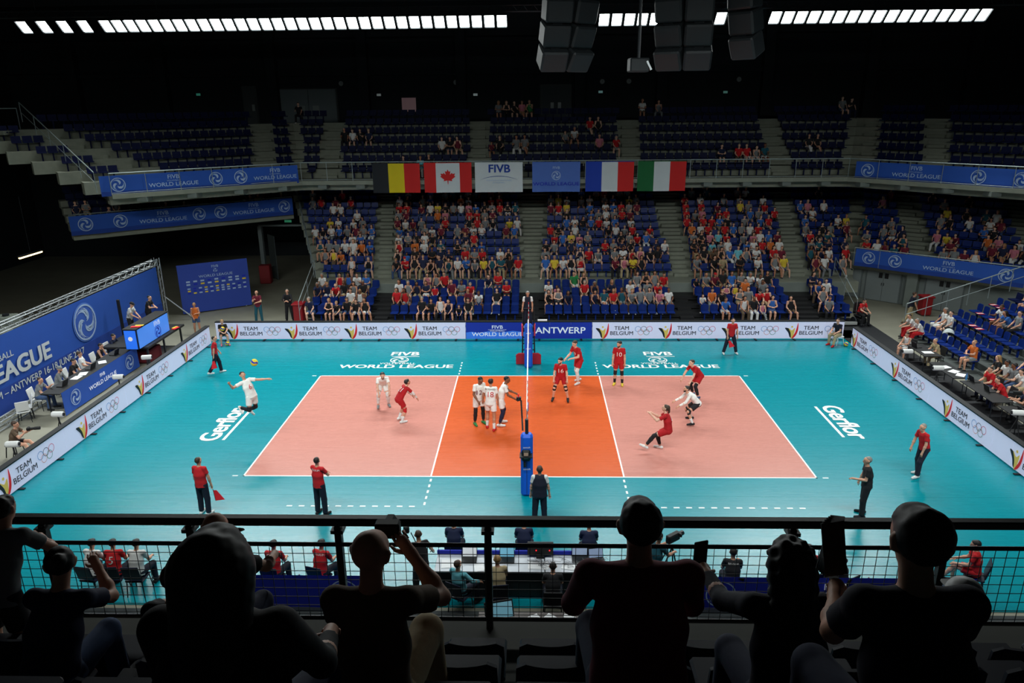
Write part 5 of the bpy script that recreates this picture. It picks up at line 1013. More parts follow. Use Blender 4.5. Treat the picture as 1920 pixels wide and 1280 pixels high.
# ---------------------------------------------------------------- spectators around the photographer, in the dark
HN = .0125
def near(row, x, dy, label, pose, H, wear, hair, skin=0, z0=None, **kw):
    z = 7.0+.55*row if z0 is None else z0
    return figure((x, -20.98-.8*row+dy, z), kw.pop('rz', 0), pose, label, H, kw.pop('h', HN), wear, skin, hair, **kw)
KS = lambda a, b='tee', c='jeans', d='n': (('shirt', b, a), ('trousers' if c != 'shorts' else 'shorts', c, d), SH('k'))
near(0, -3.68, .22, 'boy in grey T-shirt leaning on the rail at the left edge', dict(t=24, L=(4, 6, -2, 4), R=(4, 6, -2, 4), AL=(34, 22, 84, -40), AR=(34, 24, 84, -50), nod=-6), 1.62, KS('g', 'tee', 'shorts', 'k'), ('short', 0), h=.011)
near(1, -2.6, .0, 'woman with dark hair in a bun resting her chin on her hand, left', dict(t=26, L=(84, 8, -4, 2), R=(92, 4, 4, 0), AL=(40, 8, 60, -10), AR=(56, 4, 128, -40), nod=6, hy=-34), 1.68, KS('n', 'tee', 'jeans', 'j'), ('bun', 0))
near(0, -2.12, .12, 'bald man bending forward at the rail behind the long-haired silhouette', dict(t=20, L=(84, 8, -4, 2), R=(84, 12, -4, 2), AL=(50, 14, 110, -30), AR=(50, 22, 70, -10), nod=20), 1.96, KS('k'), None)
near(1, -2.05, .25, 'person with bare knees drawn up beside the woman in the bun', dict(t=18, L=(118, 8, 8, 2), R=(116, 10, 6, 2), AL=(60, 10, 60, -20), AR=(60, 10, 60, -20), nod=16), 1.6, KS('k', 'tee', 'shorts', 'k'), ('short', 0))
near(3, -.86, .15, 'large silhouette with long dark hair at lower left', dict(t=6, L=(84, 8, -2, 2), R=(84, 14, -2, 2), AL=(20, 14, 60, -10), AR=(26, 20, 70, -10), sw=.2), 1.76, KS('k', 'long'), ('long', 4), build=1.3, hinf=.035, z0=8.56)
FGF = {}
FGF['D'] = near(2, -.55, .05, 'bald man in tan shirt holding a camera up to his face', dict(t=10, L=(84, 6, -2, 2), R=(96, 12, 0, 4), AL=(30, 6, 70, -34), AR=(56, 26, 150, -38), nod=6, hy=12), 1.8, KS('B', 'tee', 'pants', 'K'), None, curl=50)
near(2, .62, .1, 'man with flat-topped dark hair in maroon shirt, right of centre', dict(t=10, L=(84, 8, -2, 2), R=(84, 8, -2, 2), AL=(30, 12, 60, -10), AR=(30, 12, 60, -10), sw=.2), 1.96, KS('m', 'long'), ('short', 0), build=1.12)
FGF['F'] = near(2, 1.28, .1, 'woman with curly dark hair holding a phone out to the left', dict(t=12, L=(84, 8, -2, 2), R=(84, 8, -2, 2), AL=(58, 16, 84, 4), AR=(30, 12, 70, -20)), 1.7, KS('N', 'long'), ('curly', 4), curl=46, hinf=.012)
FGF['G'] = near(3, 1.36, .12, 'man in dark T-shirt holding a rolled clapper upright, lower right', dict(t=12, L=(84, 8, -2, 2), R=(84, 8, -2, 2), AL=(34, 2, 84, -24), AR=(30, 12, 62, -20)), 1.8, KS('N'), ('short', 0), curl=60)
near(3, 2.42, .1, 'person in jeans with raised knees at the lower right corner', dict(t=0, L=(104, 4, 10, 0), R=(92, 6, 0, 0), AL=(30, 10, 80, -20), AR=(30, 10, 80, -20)), 1.8, KS('k', 'tee', 'jeans', 'j'), ('short', 0))
t = empty('phone', hand_at(FGF['F'], 'L', .12)+Vector((0, .03, .04)), .3, 'black phone in the hand of the curly-haired woman', 'phone'); MB().bevel_box((0, 0, 0), (.08, .012, .15), .005).build('case', M_BLK, t)
t = empty('camera', hand_at(FGF['D'], 'R', .12)+Vector((-.05, .04, .0)), 0, 'small dark camera held up by the bald man', 'camera'); MB().bevel_box((0, 0, 0), (.12, .06, .08), .01).build('body', M_BLK, t); MB().tube((0, .03, 0), (0, .09, 0), .03).build('lens', M_BLK, t)
t = empty('clapper', hand_at(FGF['G'], 'L', .1)+Vector((-.02, .02, .14)), 0, 'dark folded paper clapper held upright', 'clapper'); R = Matrix.Rotation(-.18, 3, 'Y'); mb = MB(); [mb.box((0, .008*i, .0), (.085-.006*i, .006, .24), R @ Matrix.Rotation(.06*i, 3, 'Y')) for i in range(6)]; mb.build('fold', M_BLK, t); MB().tube(R @ Vector((0, .02, -.15)), R @ Vector((0, .02, -.28)), .02, .015).build('grip', M_BLK, t)
t = empty('cap', (2.62, -21.5, 8.5), 0, 'white crumpled cap at the right edge', 'cap'); mb = MB(); mb.ball((0, 0, 0), .1, 8, (1, 1, .8)); mb.build('crown', M_SCR, t, smooth=True); MB().bevel_box((.02, .1, -.03), (.16, .1, .02), .008).build('brim', M_SCR, t)
# ---------------------------------------------------------------- near balcony: steps, guard rail with wire mesh, seats
NEAR_F = [(7.5, -20.4), (-7.5, -20.4)]
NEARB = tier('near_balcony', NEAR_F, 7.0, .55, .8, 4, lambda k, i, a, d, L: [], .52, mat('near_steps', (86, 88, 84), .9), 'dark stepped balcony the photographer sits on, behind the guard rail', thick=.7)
MB().box((0, -20.15, 6.8), (15, .5, .4)).build('front_edge', mat('near_edge', (96, 98, 92), .8), NEARB)
M_GRD = mat('guard_rail_grey', (58, 60, 60), .45, metal=.3)
GR = empty('guard_rail', (0, -20, 7.0), 0, 'long dark guard rail with wire mesh across the foreground', 'railing')
MB().bevel_box((0, 0, 1.01), (15, .075, .07), .012).build('top_rail', M_GRD, GR); MB().tube((-7.5, 0, .79), (7.5, 0, .79), .018, n=8).build('middle_rail', M_GRD, GR); MB().tube((-7.5, 0, .08), (7.5, 0, .08), .018, n=8).build('bottom_rail', M_GRD, GR)
for i in range(-6, 7):
    x = -.2+1.203*i
    if abs(x) > 7.4: continue
    MB().bevel_box((x, .0, .48), (.055, .07, .98), .008).build('post', M_GRD, GR); MB().box((x, 0, .93), (.1, .1, .03)).build('bracket', M_GRD, GR)
wm = MB(); [wm.box((x, .0, .43), (.0045, .0045, .7)) for x in np.arange(-7.5, 7.5, .092)]; [wm.box((0, .004, z), (15, .0045, .0045)) for z in np.arange(.12, .78, .083)]; tag(wm.build('wire_mesh', M_GRD, GR), kind='stuff')
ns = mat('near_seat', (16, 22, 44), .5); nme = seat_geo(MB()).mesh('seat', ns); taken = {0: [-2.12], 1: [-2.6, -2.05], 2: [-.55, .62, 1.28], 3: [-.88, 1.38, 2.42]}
for r in range(4):
    for x in sorted(set([round(-.23+.5*i, 2) for i in range(-9, 10)])):
        if any(abs(x-q) < .3 for q in taken[r]) or (r > 1 and abs(x) > 2.6): continue
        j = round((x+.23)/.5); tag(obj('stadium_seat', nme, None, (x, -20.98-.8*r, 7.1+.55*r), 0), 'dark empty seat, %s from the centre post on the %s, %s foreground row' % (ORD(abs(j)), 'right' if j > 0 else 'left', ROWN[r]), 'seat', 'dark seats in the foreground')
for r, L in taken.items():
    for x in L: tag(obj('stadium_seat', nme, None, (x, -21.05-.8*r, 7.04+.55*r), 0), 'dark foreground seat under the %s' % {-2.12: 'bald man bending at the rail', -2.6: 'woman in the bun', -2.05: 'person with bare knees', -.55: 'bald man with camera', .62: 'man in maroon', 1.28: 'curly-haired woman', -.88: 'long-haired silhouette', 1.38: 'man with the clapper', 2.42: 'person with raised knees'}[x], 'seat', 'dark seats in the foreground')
# ---------------------------------------------------------------- officials' table and the blue cloth barriers at the near side
M_DESK = mat('desk_white', (200, 206, 214), .5); M_PAPER = mat('paper', (236, 238, 240), .7)
OT = empty('officials_table', (-.2, -10.1, 0), 0, 'long white officials table with dark front at the near side', 'table')
for i in range(3): MB().bevel_box((-1.3+1.3*i, 0, .74), (1.28, .7, .035), .008).build('top', M_DESK, OT); MB().box((-1.3+1.3*i, -.28, .38), (1.24, .03, .66)).build('modesty_panel', M_BLK, OT)
MB().box((0, .37, .6), (3.9, .04, .5)).build('front_panel', FCOB, OT)
for x in (-1.9, -.65, .65, 1.9): MB().tube((x, .25, 0), (x, .25, .72), .025).tube((x, -.22, 0), (x, -.22, .72), .025).build('leg', M_STEEL, OT)
def laptop(loc, rz, lab, scr=(120, 190, 220), s=1.0):
    t = empty('laptop', loc, math.radians(rz), lab, 'laptop'); MB().bevel_box((0, 0, .012), (.36*s, .25*s, .024), .008).build('base', M_BLK, t); R = Matrix.Rotation(-.3, 3, 'X')
    MB().bevel_box((0, .15*s, .13*s), (.36*s, .015, .24*s), .004, R).build('lid', M_BLK, t); MB().box((0, .138*s, .13*s), (.33*s, .006, .21*s), R).build('screen', mat('screen_%d' % scr[0], scr, .3, emit=.35), t)
laptop((-1.35, -10.0, .76), 0, 'laptop with white screen left of the middle of the officials table', (225, 230, 235)); laptop((-.45, -10.0, .76), 0, 'laptop with pale blue screen by the striped shirt'); laptop((1.3, -9.95, .76), 0, 'open laptop near the right end of the officials table', (150, 170, 200), 1.1); laptop((1.7, -10.0, .76), 10, 'laptop at the right end of the officials table', (140, 160, 190))
MN = empty('score_monitor', (.35, -9.85, .76), 0, 'black board with red lamps on the officials table', 'monitor'); MB().bevel_box((0, 0, .24), (.62, .06, .34), .01).build('case', M_BLK, MN); MB().box((0, 0, .03), (.2, .16, .06)).build('foot', M_BLK, MN)
for x, z in ((-.22, .32), (.05, .3), (.25, .34), (-.1, .2), (.22, .2)): MB().ball((x, -.035, z), .016, 6).build('lamp', mat('red_lamp', (255, 30, 40), .4, emit=2), MN)
for i, (x, y, rz, w_, h_, lab) in enumerate(((-1.75, -10.15, 4, .5, .34, 'white paper sheets at the left end of the officials table'), (.3, -10.2, -3, .48, .3, 'large white paper sheet in the middle of the officials table'), (-1.1, -10.3, 10, .21, .3, 'single white sheet in front of the man in pale blue'), (1.0, -10.25, -14, .3, .21, 'white sheet among the cables on the officials table'))):
    t = empty('paper', (x, y, .762), math.radians(rz), lab, 'paper'); MB().box((0, 0, .002), (w_, h_, .003)).build('sheet', M_PAPER, t); MB().box((.03, .01, .005), (w_*.9, h_*.9, .002), Matrix.Rotation(.08, 3, 'Z')).build('sheet', M_PAPER, t)
cb = MB(); rr = random.Random(3)
for _ in range(26):
    a = Vector((rr.uniform(.1, 1.9), rr.uniform(-10.3, -9.95), .775)); pts = [a+Vector((rr.uniform(-.2, .2), rr.uniform(-.1, .1), rr.uniform(0, .03))) for _ in range(5)]; cb.path(pts, .005, 4)
for _ in range(14):
    a = Vector((rr.uniform(.4, .75), -10.45, .76)); pts = [a+Vector((rr.uniform(-.06, .06), -.02*i, -.17*i)) for i in range(5)]; cb.path(pts, .006, 4)
tag(cb.build('cable_tangle', mat('cable_grey', (120, 124, 128), .5)), 'tangle of thin cables on and below the officials table', 'cables', kind='stuff')
for x in (-1.55, -.62, .62): pass
LT = empty('monitor_table', (.3, -12.15, 0), 0, 'lower dark table with papers and screen close below the rail', 'table'); MB().bevel_box((0, 0, .72), (2.6, .6, .04), .01).build('top', mat('dark_wood', (60, 44, 40), .5), LT)
for x in (-1.2, 1.2): MB().tube((x, 0, 0), (x, 0, .7), .03).build('leg', M_BLK, LT)
t = empty('flat_monitor', (-.55, -12.05, .74), .25, 'flat monitor seen from behind the mesh, pale blue screen', 'monitor'); MB().bevel_box((0, 0, .22), (.62, .04, .36), .01, Matrix.Rotation(-.5, 3, 'X')).build('case', M_BLK, t); MB().box((0, -.03, .22), (.56, .02, .31), Matrix.Rotation(-.5, 3, 'X')).build('screen', mat('screen_pale', (120, 176, 196), .3, emit=.3), t); MB().box((0, 0, .03), (.2, .16, .05)).build('foot', M_BLK, t)
for x, lab in ((.15, 'white papers beside the lower monitor'), (.5, 'white papers in the middle of the lower dark table'), (.95, 'crumpled white papers on the right of the lower dark table')):
    t = empty('paper', (x, -12.15, .742), x, lab, 'paper'); [MB().box((.02*i, .03*i, .002+.004*i), (.3, .24, .003), Matrix.Rotation(.2*i, 3, 'Z')).build('sheet', M_PAPER, t) for i in range(3)]
def barrier(x0, x1, y, lab, marks):
    t = empty('cloth_barrier', (x0, y, 0), 0, lab, 'banner'); L = x1-x0; mb, yf = cloth(L, .86, int(L*6), 6, .015, 2, seed=9); mb.v = [(a, b, c+.9) for a, b, c in mb.v]; mb.build('cloth', FCOB, t, smooth=True)
    for i in range(int(L/1.9)+1): MB().tube((min(L, i*1.9), .04, 0), (min(L, i*1.9), .04, .9), .02).build('post', M_STEEL, t)
    MB().box((L/2, .04, .02), (L, .3, .03)).build('base_bar', M_STEEL, t)
    for kind, x in marks:
        m2 = MB(); yq = lambda a, b: yf(a, b-.9)
        if kind == 'b': print_on(m2, fix2d(ring2d(0, 0, .33, .03)), yq, x, .46, .03); print_on(m2, fix2d(swirl2d(.3)), yq, x, .46, .03); m2.build('ball_emblem', FPALE, t)
        else: print_on(m2, text2d('FIVB', .25, .012, sx=1.1), yq, x, .69, .03); print_on(m2, text2d('VOLLEYBALL', .11, .004, sx=1.3), yq, x, .5, .03); print_on(m2, text2d('WORLD LEAGUE', .28, .014, sx=1.2), yq, x, .3, .03); m2.build('lettering', M_PW, t)
barrier(-7.1, -3.65, -10.85, 'deep blue cloth barrier with ball emblem behind the left bench', (('b', 2.92), ('b', .5)))
barrier(3.95, 10.15, -10.8, 'deep blue cloth barrier with white lettering behind the right bench', (('t', 3.05), ('b', 5.3), ('b', .5)))
t = empty('steel_bin', (9.15, -11.25, 0), 0, 'basket of white bottles before the right barrier', 'basket'); mb = MB(); [mb.tube((a, b, 0), (a, b, .5), .01) for a in (-.45, 0, .45) for b in (-.25, .25)]; [mb.tube((-.45, b, z), (.45, b, z), .008) for b in (-.25, .25) for z in (.08, .3, .5)]; mb.build('wire_frame', M_ALU, t)
for i in range(6): q = empty('water_bottle', (8.85+.12*i, -11.2-.08*(i % 2), .1), 0, 'white bottle, %s from left in the basket by the right barrier' % ORD(i), 'bottle', 'bottles in the basket'); MB().lathe([(.04, 0), (.042, .18), (.018, .24), (.018, .27)], 10).build('body', M_SCR, q); MB().lathe([(.02, .265), (.02, .29)], 8).build('cap', FB, q)
bt = empty('dark_mat', (0, -12.6, 0), 0, 'dark grey floor mat strip below the near balcony', 'mat'); MB().box((0, 0, .004), (34, 3.4, .012)).build('sheet', mat('mat_dark', (52, 58, 60), .8, noise=.1), bt)
# ---------------------------------------------------------------- left side: stage backdrop on trusses
def truss(name, A, B, label, w_=.28, group=None):
    A, B = Vector(A), Vector(B); d = (B-A); L = d.length; q = d.to_track_quat('X', 'Z'); t = empty(name, A, 0, label, 'truss', group); t.rotation_euler = q.to_euler()
    c = MB(); h = w_/2; [c.tube((0, a, b), (L, a, b), .024) for a in (-h, h) for b in (-h, h)]; tag(c.build('chord', M_ALU, t), kind='stuff'); b_ = MB(); n = int(L/.3)
    for i in range(n):
        x0, x1 = L*i/n, L*(i+1)/n; s = 1 if i % 2 else -1
        for a in (-h, h): b_.tube((x0, a, -h*s), (x1, a, h*s), .01, n=4); b_.tube((x0, -h*s, a), (x1, h*s, a), .01, n=4)
    tag(b_.build('brace', M_ALU, t), kind='stuff'); return t
truss('lighting_truss', (-19.75, -6, 3.32), (-19.75, 12.6, 3.32), 'long aluminium lattice truss along the top of the big blue backdrop')
truss('lighting_truss', (-19.75, 12.75, .05), (-19.75, 12.75, 3.5), 'upright aluminium truss at the far end of the big blue backdrop')
truss('lighting_truss', (-19.2, -6, .2), (-19.2, 1.6, .2), 'aluminium truss lying on the floor at the near end of the backdrop', .3)
MB().tube((-19.6, 12.9, 1.3), (-18.4, 13.3, .05), .035).tube((-18.9, 13.6, .04), (-18.2, 13.0, .04), .03)
q = empty('outrigger', (-19.7, 12.95, 0), 0, 'pale diagonal strut and foot at the end of the backdrop truss', 'strut'); MB().tube((0, 0, 1.4), (1.3, .35, .05), .035).build('strut', M_ALU, q); MB().tube((.9, .8, .04), (1.7, .1, .04), .03).build('foot', M_ALU, q)
BD = empty('stage_backdrop', (-19.58, -6, 0), math.pi/2, 'large blue stage backdrop with ball emblem and event lettering, left side', 'banner')
mb, yf = cloth(18.35, 2.85, 70, 6, .01, .7, seed=4); mb.v = [(a, b, c+3.12) for a, b, c in mb.v]; mb.build('cloth', FB, BD, smooth=True); MB().box((9.17, -.03, .72), (18.35, .01, .95)).build('lower_band', FB2, BD)
yz = lambda a, b: -.02
def bp(t2, x, z, m, nm, off=.03): mm = MB(); print_on(mm, fix2d(t2), yz, x, z, off); return mm.build(nm, m, BD)
bp(disc2d(0, 0, .86, 40), 11.55, 2.12, fab('halo', (86, 126, 205)), 'emblem_halo', .012); bp(disc2d(0, 0, .76, 40), 11.55, 2.12, fab('emblem_field', (52, 92, 182)), 'emblem_field', .018); bp(swirl2d(.72), 11.55, 2.12, FPALE, 'ball_emblem'); bp(ring2d(0, 0, .76, .07, 40), 11.55, 2.12, FPALE, 'emblem_rim')
bp(text2d('WORLD LEAGUE', .95, .05, 'RIGHT', 1.12), 8.95, 1.72, FWH, 'world_league_lettering'); bp(text2d('VOLLEYBALL', .34, .015, 'RIGHT', 1.15), 6.85, 2.32, FWH, 'volleyball_lettering'); bp(text2d('BELGIUM \u2013 ANTWERP 16-18 JUNE 2017', .4, .014, 'RIGHT', 1.0), 11.1, .98, FWH, 'date_lettering')
SW = empty('sponsor_wall', (-19.35, 14.14, 0), math.atan2(2.02, 3.1), 'blue sponsor wall covered with small logos, beside the tunnel', 'banner')
MB().box((1.85, 0, 1.42), (3.75, .06, 2.75)).build('panel', fab('sponsor_blue', (48, 74, 168)), SW); [MB().box((x, .25, .04), (.06, .6, .06)).build('foot', M_ALU, SW) for x in (.3, 3.4)]
def swp(t2, x, z, m, nm): mm = MB(); put2d(mm, fix2d(t2), (0, -.034, 0), (1, 0, 0), (0, 0, 1), x, z); mm.build(nm, m, SW)
swp(text2d('FIVB', .2, .008), 1.95, 2.55, FPALE, 'lettering'); swp(swirl2d(.13), 1.95, 2.33, FPALE, 'ball_emblem'); swp(text2d('WORLD LEAGUE', .2, .01, sx=1.2), 1.95, 2.05, FPALE, 'lettering')
rr = random.Random(5)
for r in range(5):
    for c in range(9 if r < 2 else 11):
        x = .45+c*(3.0/(8 if r < 2 else 10)); z = (1.82, 1.66, 1.42, 1.29, 1.16)[r]; k = rr.random(); m = CLO['y'] if k < .3 and (c+r) % 2 else (FPALE if k < .85 else FCOB)
        MB().box((x, -.036, z), (.2 if r < 2 else .16, .008, .09 if r < 2 else .075)).build('logo_plate', m, SW)
# table with blue cloth front, people behind it
TB = empty('press_table', (-17.75, .1, 0), math.pi/2, 'long black table with blue lettered cloth front on the left side', 'table')
MB().bevel_box((2.75, .15, .92), (5.6, .75, .04), .01).build('top', M_BLK, TB)
for x in (.1, 1.9, 3.7, 5.4): MB().tube((x, .35, 0), (x, .35, .9), .025).build('leg', M_BLK, TB)
mb, yf2 = cloth(5.5, .92, 30, 5, .012, 2, seed=11); mb.v = [(a, b-.26, c+.95) for a, b, c in mb.v]; mb.build('cloth_front', FB, TB, smooth=True)
for kind, x in (('b', .75), ('t', 2.65), ('b', 4.75)):
    m2 = MB(); yq = lambda a, b: yf2(a, b-.95)-.26
    if kind == 'b': print_on(m2, fix2d(ring2d(0, 0, .3, .03)), yq, x, .5, .03); print_on(m2, fix2d(swirl2d(.28)), yq, x, .5, .03); m2.build('ball_emblem', FPALE, TB)
    else: print_on(m2, text2d('FIVB', .2, .01), yq, x, .72, .03); print_on(m2, text2d('WORLD LEAGUE', .24, .012, sx=1.1), yq, x, .45, .03); m2.build('lettering', M_PW, TB)
laptop((-17.95, .9, .95), -90, 'laptop at the near end of the left table', (40, 44, 50)); laptop((-17.95, 2.8, .95), -90, 'laptop before the man in black at the left table', (42, 46, 50)); laptop((-17.95, 4.6, .95), -90, 'laptop at the far end of the left table', (44, 48, 50))
for i, (y, lab) in enumerate(((1.75, 'white papers before the man in the grey cap'), (2.2, 'white paper beside the grey-capped man'), (3.6, 'white papers before the man in white at the left table'))):
    t = empty('paper', (-17.9, y, .945), .3*i, lab, 'paper'); MB().box((0, 0, .002), (.3, .4, .004)).build('sheet', M_PAPER, t)
# screen booth on a stage deck
SD = empty('stage_deck', (-17.9, 6.9, 0), math.pi/2, 'black stage deck on legs carrying the screen booth', 'stage'); MB().bevel_box((.3, 0, .95), (3.6, 2.1, .1), .02).build('deck', M_BLK, SD)
for x in (-1.3, .2, 1.9):
    for y in (-.9, .9): MB().box((x, y, .45), (.07, .07, .9)).build('leg', M_STEEL, SD)
BO = empty('screen_booth', (-17.05, 6.5, 1.0), math.pi/2, 'booth with glowing blue screens and ball emblem on the stage deck', 'booth')
MB().box((0, .3, .45), (2.9, .55, .88)).build('carcass', M_BLK, BO); MB().bevel_box((0, .3, .92), (3.0, .62, .05), .01).build('top', M_BLK, BO)
MB().box((0, .0, .45), (2.75, .03, .84)).build('front_screen', mat('screen_front', (70, 130, 222), .4, emit=.55, noise=.25, nscale=.8), BO); MB().box((-1.46, .3, .45), (.03, .5, .84)).build('side_screen', mat('screen_side', (40, 110, 230), .4, emit=.55), BO)
m2 = MB(); put2d(m2, text2d('FIVB', .3, .012), (.3, -.02, .7), (1, 0, 0), (0, 0, 1)); m2.build('lettering', M_PW, BO); m2 = MB(); put2d(m2, fix2d(swirl2d(.24)), (.3, -.02, .3), (1, 0, 0), (0, 0, 1)); put2d(m2, fix2d(ring2d(0, 0, .26, .03)), (.3, -.02, .3), (1, 0, 0), (0, 0, 1)); m2.build('ball_emblem', FCOB, BO)
m2 = MB(); put2d(m2, fix2d(disc2d(0, 0, .1)), (-1.48, .3, .5), (0, -1, 0), (0, 0, 1)); m2.build('ball_emblem', M_PW, BO)
t = empty('flag_cloth', (-17.2, 5.35, 1.96), .2, 'small folded red and yellow flag on the booth corner', 'flag'); MB().box((0, 0, .01), (.4, .2, .02)).build('red_part', M_PR, t); MB().box((.1, .16, .012), (.34, .16, .02)).build('yellow_part', CLO['y'], t)
t = empty('flag_cloth', (-16.9, 8.2, 1.02), 1.4, 'small folded red and yellow flag at the far end of the deck', 'flag'); MB().box((0, 0, .01), (.4, .16, .02)).build('red_part', M_PR, t); MB().box((.1, .12, .012), (.34, .12, .02)).build('yellow_part', CLO['y'], t)
t = empty('pole_speaker', (-19.0, 7.4, 0), 0, 'tall thin black column beside the booth', 'column'); MB().bevel_box((0, 0, 1.7), (.12, .12, 1.9), .02).build('column', M_BLK, t); MB().tube((0, 0, 0), (0, 0, .8), .03).lathe([(.25, 0), (.25, .03)], 12).build('stand', M_BLK, t)
t = empty('draped_case', (-18.0, 8.8, 0), 0, 'dark red draped box under the stage deck', 'case'); MB().bevel_box((.4, -2.2, .3), (.8, 1.2, .55), .06).build('drape', mat('drape_red', (96, 14, 24), .9), t)
def tripod_lamp(x, y, rz, lab):
    t = empty('tripod_camera', (x, y, 0), rz, lab, 'camera')
    for a in range(3): MB().tube((0, 0, .78), (.26*math.cos(a*2.1), .26*math.sin(a*2.1), 0), .016).build('leg', M_BLK, t)
    MB().tube((0, 0, .75), (0, 0, .95), .03).build('column', M_BLK, t); MB().lathe([(.085, -.2), (.1, -.17), (.1, .17), (.085, .2)], 14, (0, 0, 1.02), Matrix.Rotation(math.pi/2, 3, 'Y')).build('white_housing', M_SCR, t); MB().lathe([(.06, 0), (.06, .02)], 12, (.2, 0, 1.02), Matrix.Rotation(math.pi/2, 3, 'Y')).build('lens', M_BLK, t)
for x, y, rz, lab in ((-16.2, 4.0, .2, 'farthest left-side one, beside the stage deck'), (-16.15, 1.65, .1, 'in front of the blue press table'), (-16.3, -2.0, 0, 'left side, beyond the photographer'), (-16.3, -4.35, .1, 'left side, right in front of the photographer'), (16.0, 4.7, 3.1, 'right side, before the woman in white'), (16.2, 2.65, 3.1, 'right side, between the black tables'), (16.6, -1.75, 3.0, 'nearest one on the right side')):
    tripod_lamp(x, y, rz, 'white housing on short black tripod, '+lab)
for x, y, rz, lab in ((-18.75, -.35, .6, 'empty white shell chair left of the blue press table'), (-18.9, .0, 2.2, 'second empty white shell chair near the lying truss')): chair((x, y, 0), rz, lab, M_SCR)
t = empty('jacket', (-18.7, -.35, .47), .4, 'white jacket with red mark over the empty chair', 'jacket'); mb = MB(); mb.ball((0, 0, .05), .2, 8, (1, .8, .35)); mb.build('cloth', CLO['w'], t, smooth=True); MB().ball((.08, -.05, .1), .05, 6, (1, 1, .4)).build('red_mark', CLO['r'], t)
# yellow tube lamp in the dark left corner
t = empty('tube_lamp', (-26, 12.2, 3.82), 0, 'warm glowing tube lamp in the dark at the far left', 'lamp'); MB().tube((0, -.9, 0), (0, .9, 0), .05, n=10).build('tube', mat('warm_tube', (255, 214, 140), .4, emit=6), t); MB().box((0, 0, .08), (.14, 1.9, .07)).build('batten', M_STEEL, t); MB().tube((0, 0, .1), (0, 0, 3), .01).build('hanger', M_STEEL, t)
for x, y, s, lab in ((-25.2, 8.4, 1.0, 'pale plastic tank behind the backdrop, taller one'), (-24.9, 7.3, .8, 'pale plastic tank behind the backdrop, lower one')): t = empty('tank', (x, y, 0), .3, lab, 'tank'); MB().bevel_box((0, 0, s*.8), (1, 1, 1.6*s), .15).build('body', mat('tank_pale', (120, 128, 118), .6), t); MB().lathe([(.15, 1.6*s), (.15, 1.6*s+.1)], 10).build('lid', M_STEEL, t)
# red bins, tunnel portal, doors at the right corner
for x, y, lab in ((-12.35, 12.75, 'red wheeled bin at the left end of the black stand'), (21.4, 13.9, 'red wheeled bin by the grey corner doors')):
    t = empty('wheeled_bin', (x, y, 0), 0, lab, 'bin'); MB().bevel_box((0, 0, .5), (.52, .6, .95), .05).build('body', mat('bin_red', (150, 20, 28), .5), t); MB().bevel_box((0, -.02, 1.02), (.62, .7, .09), .03).build('lid', mat('bin_red', (150, 20, 28), .5), t)
    for s in (-1, 1): MB().lathe([(.09, -.03), (.09, .03)], 12, (s*.24, .28, .09), Matrix.Rotation(math.pi/2, 3, 'Y')).build('wheel', M_BLK, t)
dr = struct(MB().box((-17.9, 23.3, 1.75), (.25, .3, 3.5)).box((-14.2, 23.3, 1.75), (.35, .3, 3.5)).box((-16, 23.3, 3.55), (3.9, .3, .12)).build('door_4', mat('portal_grey', (100, 110, 110), .7)))
MB().box((-17.1, 22.9, 1.5), (.05, 1.1, 2.9), Matrix.Rotation(.7, 3, 'Z')).build('leaf', mat('portal_leaf', (60, 68, 68), .7), dr)
t = empty('exit_sign', (-15.9, 23.1, 3.85), 0, 'green running-man exit sign above the tunnel portal', 'sign'); MB().box((0, 0, 0), (.5, .06, .2)).build('housing', M_STEEL, t); MB().box((0, -.035, 0), (.46, .01, .16)).build('face', mat('exit_green', (60, 150, 110), .5, emit=.3), t)
t = empty('red_cabinet', (-17.3, 21.8, 0), .1, 'dark red cabinet standing in the tunnel', 'cabinet'); MB().bevel_box((0, 0, .6), (.7, .6, 1.2), .04).build('body', mat('cab_red', (120, 14, 20), .6), t); MB().box((0, -.31, .6), (.62, .02, 1.1)).build('door', mat('cab_red', (120, 14, 20), .6), t)
A, B = Vector((17.6, 19.3, 0)), Vector((28.5, 9.5, 0)); d = (B-A).normalized(); az = math.atan2(d.y, d.x); L = (B-A).length
cw = struct(MB().box((L/2, .15, 1.25), (L, .3, 2.5)).build('wall_corner', mat('corner_grey', (118, 126, 124), .8, noise=.05), None, A, az))
for i, s in enumerate((1.6, 3.75, 6.9)):
    q = struct(MB().box((s, -.02, 1.05), (1.95, .06, 2.12)).build('door_%d' % (5+i), mat('corner_frame', (98, 106, 106), .7), None, A, az)); 
    for k in (-1, 1): lf = MB().box((s+k*.46, -.07, 1.03), (.9, .04, 2.02)).build('leaf', mat('corner_leaf', (124, 132, 132), .7), q); MB().box((s+k*.16, -.1, 1.5), (.2, .02, .3)).build('window', M_BLK, lf); MB().box((s+k*.06, -.11, 1.0), (.03, .04, .16)).build('handle', M_STEEL, lf)
MB().box((5.35, -.25, 1.25), (.55, .5, 2.5)).build('pillar', M_CON2, cw)
